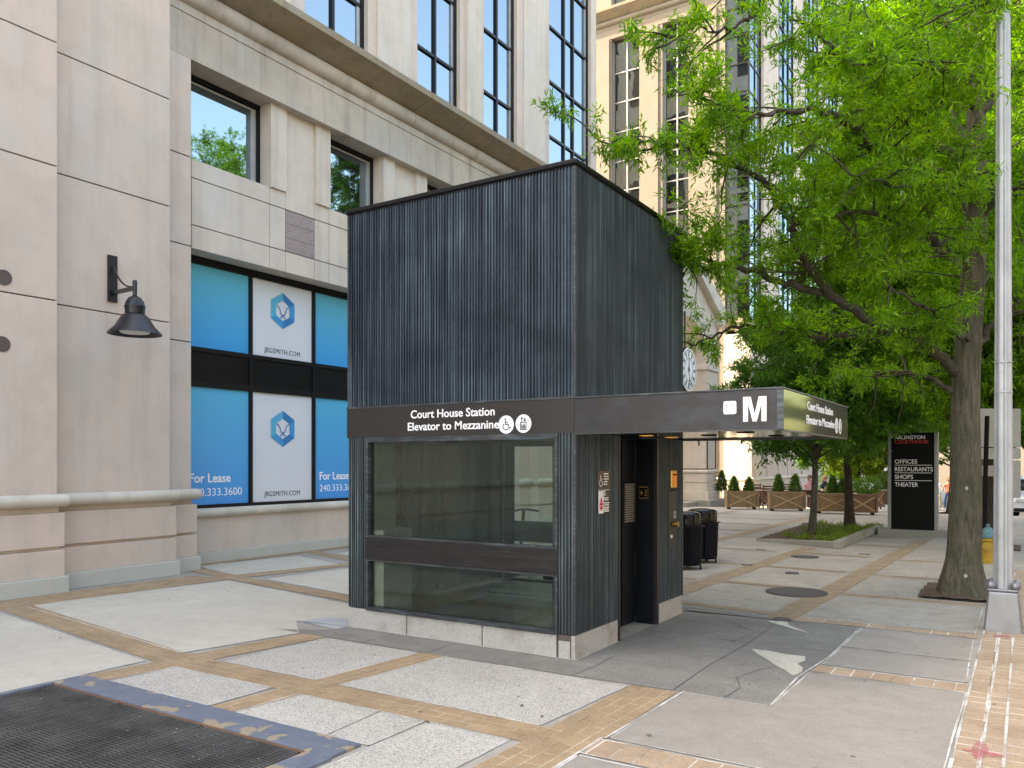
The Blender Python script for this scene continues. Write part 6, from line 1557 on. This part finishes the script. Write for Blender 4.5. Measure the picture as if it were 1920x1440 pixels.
person('person in pink top seated behind the slim grey tree trunk', x_, y_, 0, R(20), sit, [M['skin'],M['pinkcloth'],M['khaki'],M['whitecloth'],M['pinkcloth']], paint_sit, M['hair'], .20)
def paint_st(c):
    if c.z > 1.44 or (c.y < -.24 and c.z > .9): return 0
    if c.z > .90: return 1
    if c.z < .09: return 3
    return 2
x_, y_ = loc_of(1757.5,44.5); gz = ground_z(y_)
person('person in white shirt and cap pushing a stroller on the sunny street', x_, y_, gz, R(15), stand(), [M['skin'],M['whitecloth'],M['khaki'],M['whitecloth']], paint_st, M['hair'], 0, M['whitecloth'])
x2, y2 = loc_of(1778,43.5)
person('person in coral red shirt walking beside the oak trunk', x2, y2, ground_z(y2), R(200), stand(.2), [M['skin'],M['orangecloth'],M['denim'],M['whitecloth']], paint_st, M['hair'], .1)
sr = thing('stroller', 'black baby stroller pushed by the person in white', 'stroller', (x_-.18,y_-.72,ground_z(y_-.7)), R(15))
for sx in (-1,1):
    mk('wheel', MB().tube([(sx*.24-.02,.22,.12),(sx*.24+.02,.22,.12)], .12, 18), M['tyre'], sr, local=True); mk('wheel', MB().tube([(sx*.20-.02,-.38,.10),(sx*.20+.02,-.38,.10)], .10, 18), M['tyre'], sr, local=True)
    mk('frame', MB().tube([(sx*.22,-.38,.12),(sx*.23,.10,.62),(sx*.23,.36,1.02)], .014, 8).tube([(sx*.22,.22,.14),(sx*.22,-.08,.55)], .014, 8), M['black'], sr, local=True)
mk('seat', MB().prism([(-.34,.38),(.05,.34),(.20,.82),(.14,.84),(0,.42),(-.34,.45)], (-.2,0,0), (0,1,0), (0,0,1), (1,0,0), .40), M['darkcloth'], sr, local=True, bevel=.01)
mk('canopy', MB().sphere((0,.10,.74), .26, 16, 8, (.85,1,.75)), M['darkcloth'], sr, local=True, smooth='all')
mk('handle', MB().tube([(-.23,.36,1.02),(0,.39,1.04),(.23,.36,1.02)], .016, 8), M['black'], sr, local=True)

# ================================================================== PARKED CAR at the crossing
def car(x, y, z, rz, label, paint):
    t = thing('parked_car', label, 'car', (x,y,z), rz); W2 = .90
    side = [(-2.25,.42),(-2.2,.70),(-2.05,.92),(-1.15,1.06),(-.45,1.55),(.2,1.66),(1.35,1.62),(2.0,1.12),(2.22,1.02),(2.28,.5),(2.2,.32),(1.85,.28),(1.8,.45),(1.6,.66),(1.3,.70),(1.0,.62),(.86,.30),(-.90,.28),(-1.0,.55),(-1.25,.70),(-1.55,.70),(-1.8,.5),(-1.86,.30),(-2.15,.30)]
    mb = MB(); mb.prism([(a,b) for a,b in side], (0,-W2,0), (1,0,0), (0,0,1), (0,1,0), W2*2); mk('body', mb, paint, t, local=True, bevel=.05)
    mk('windscreen', MB().poly([(-1.12,-.74,1.09),(-.50,-.66,1.53),(-.50,.66,1.53),(-1.12,.74,1.09)]), M['carglass'], t, local=True, fix=False)
    for s in (-1,1):
        mk('side_window', MB().poly([(-.80,s*(W2+.006),1.12),(-.36,s*(W2+.006),1.48),(1.2,s*(W2+.006),1.50),(1.65,s*(W2+.006),1.14)]), M['carglass'], t, local=True, fix=False)
        mk('headlight', MB().box(-2.235,-2.15,s*.62-.18,s*.62+.18,.68,.82), M['lampglass'], t, local=True, bevel=.02)
        mk('mirror', MB().box(-.95,-.80,s*(W2+.02),s*(W2+.20),1.05,1.18), paint, t, local=True, bevel=.02)
        for xw in (-1.40,1.38):
            wo = mk('wheel', MB().lathe([(.20,-.10),(.33,-.10),(.34,-.05),(.34,.08),(.31,.10),(.20,.10)], 28), M['tyre'], t, local=True); wo.rotation_euler = (R(90),0,0); wo.location = (xw,s*(W2-.10),.34)
            ro = mk('rim', MB().lathe([(.001,-.09),(.20,-.09),(.20,.09),(.001,.09)], 20), M['silver'], wo, local=True)
    mk('grille', MB().box(-2.262,-2.2,-.42,.42,.46,.72), M['black'], t, local=True, bevel=.01); mk('bumper', MB().box(-2.30,-2.15,-.86,.86,.34,.46), M['bronze'], t, local=True, bevel=.02)
    mk('number_plate', MB().box(-2.31,-2.295,-.16,.16,.40,.50), M['white'], t, local=True)
    return t
car(0.46,38.6,ground_z(38)-.1,R(90),'white car parked nose on at the crossing right of the lamp post', M['carwhite'])
car(-2.2,66.0,ground_z(66)-.1,R(10),'silver car passing far down the street behind the oak trunk', M['silver'])
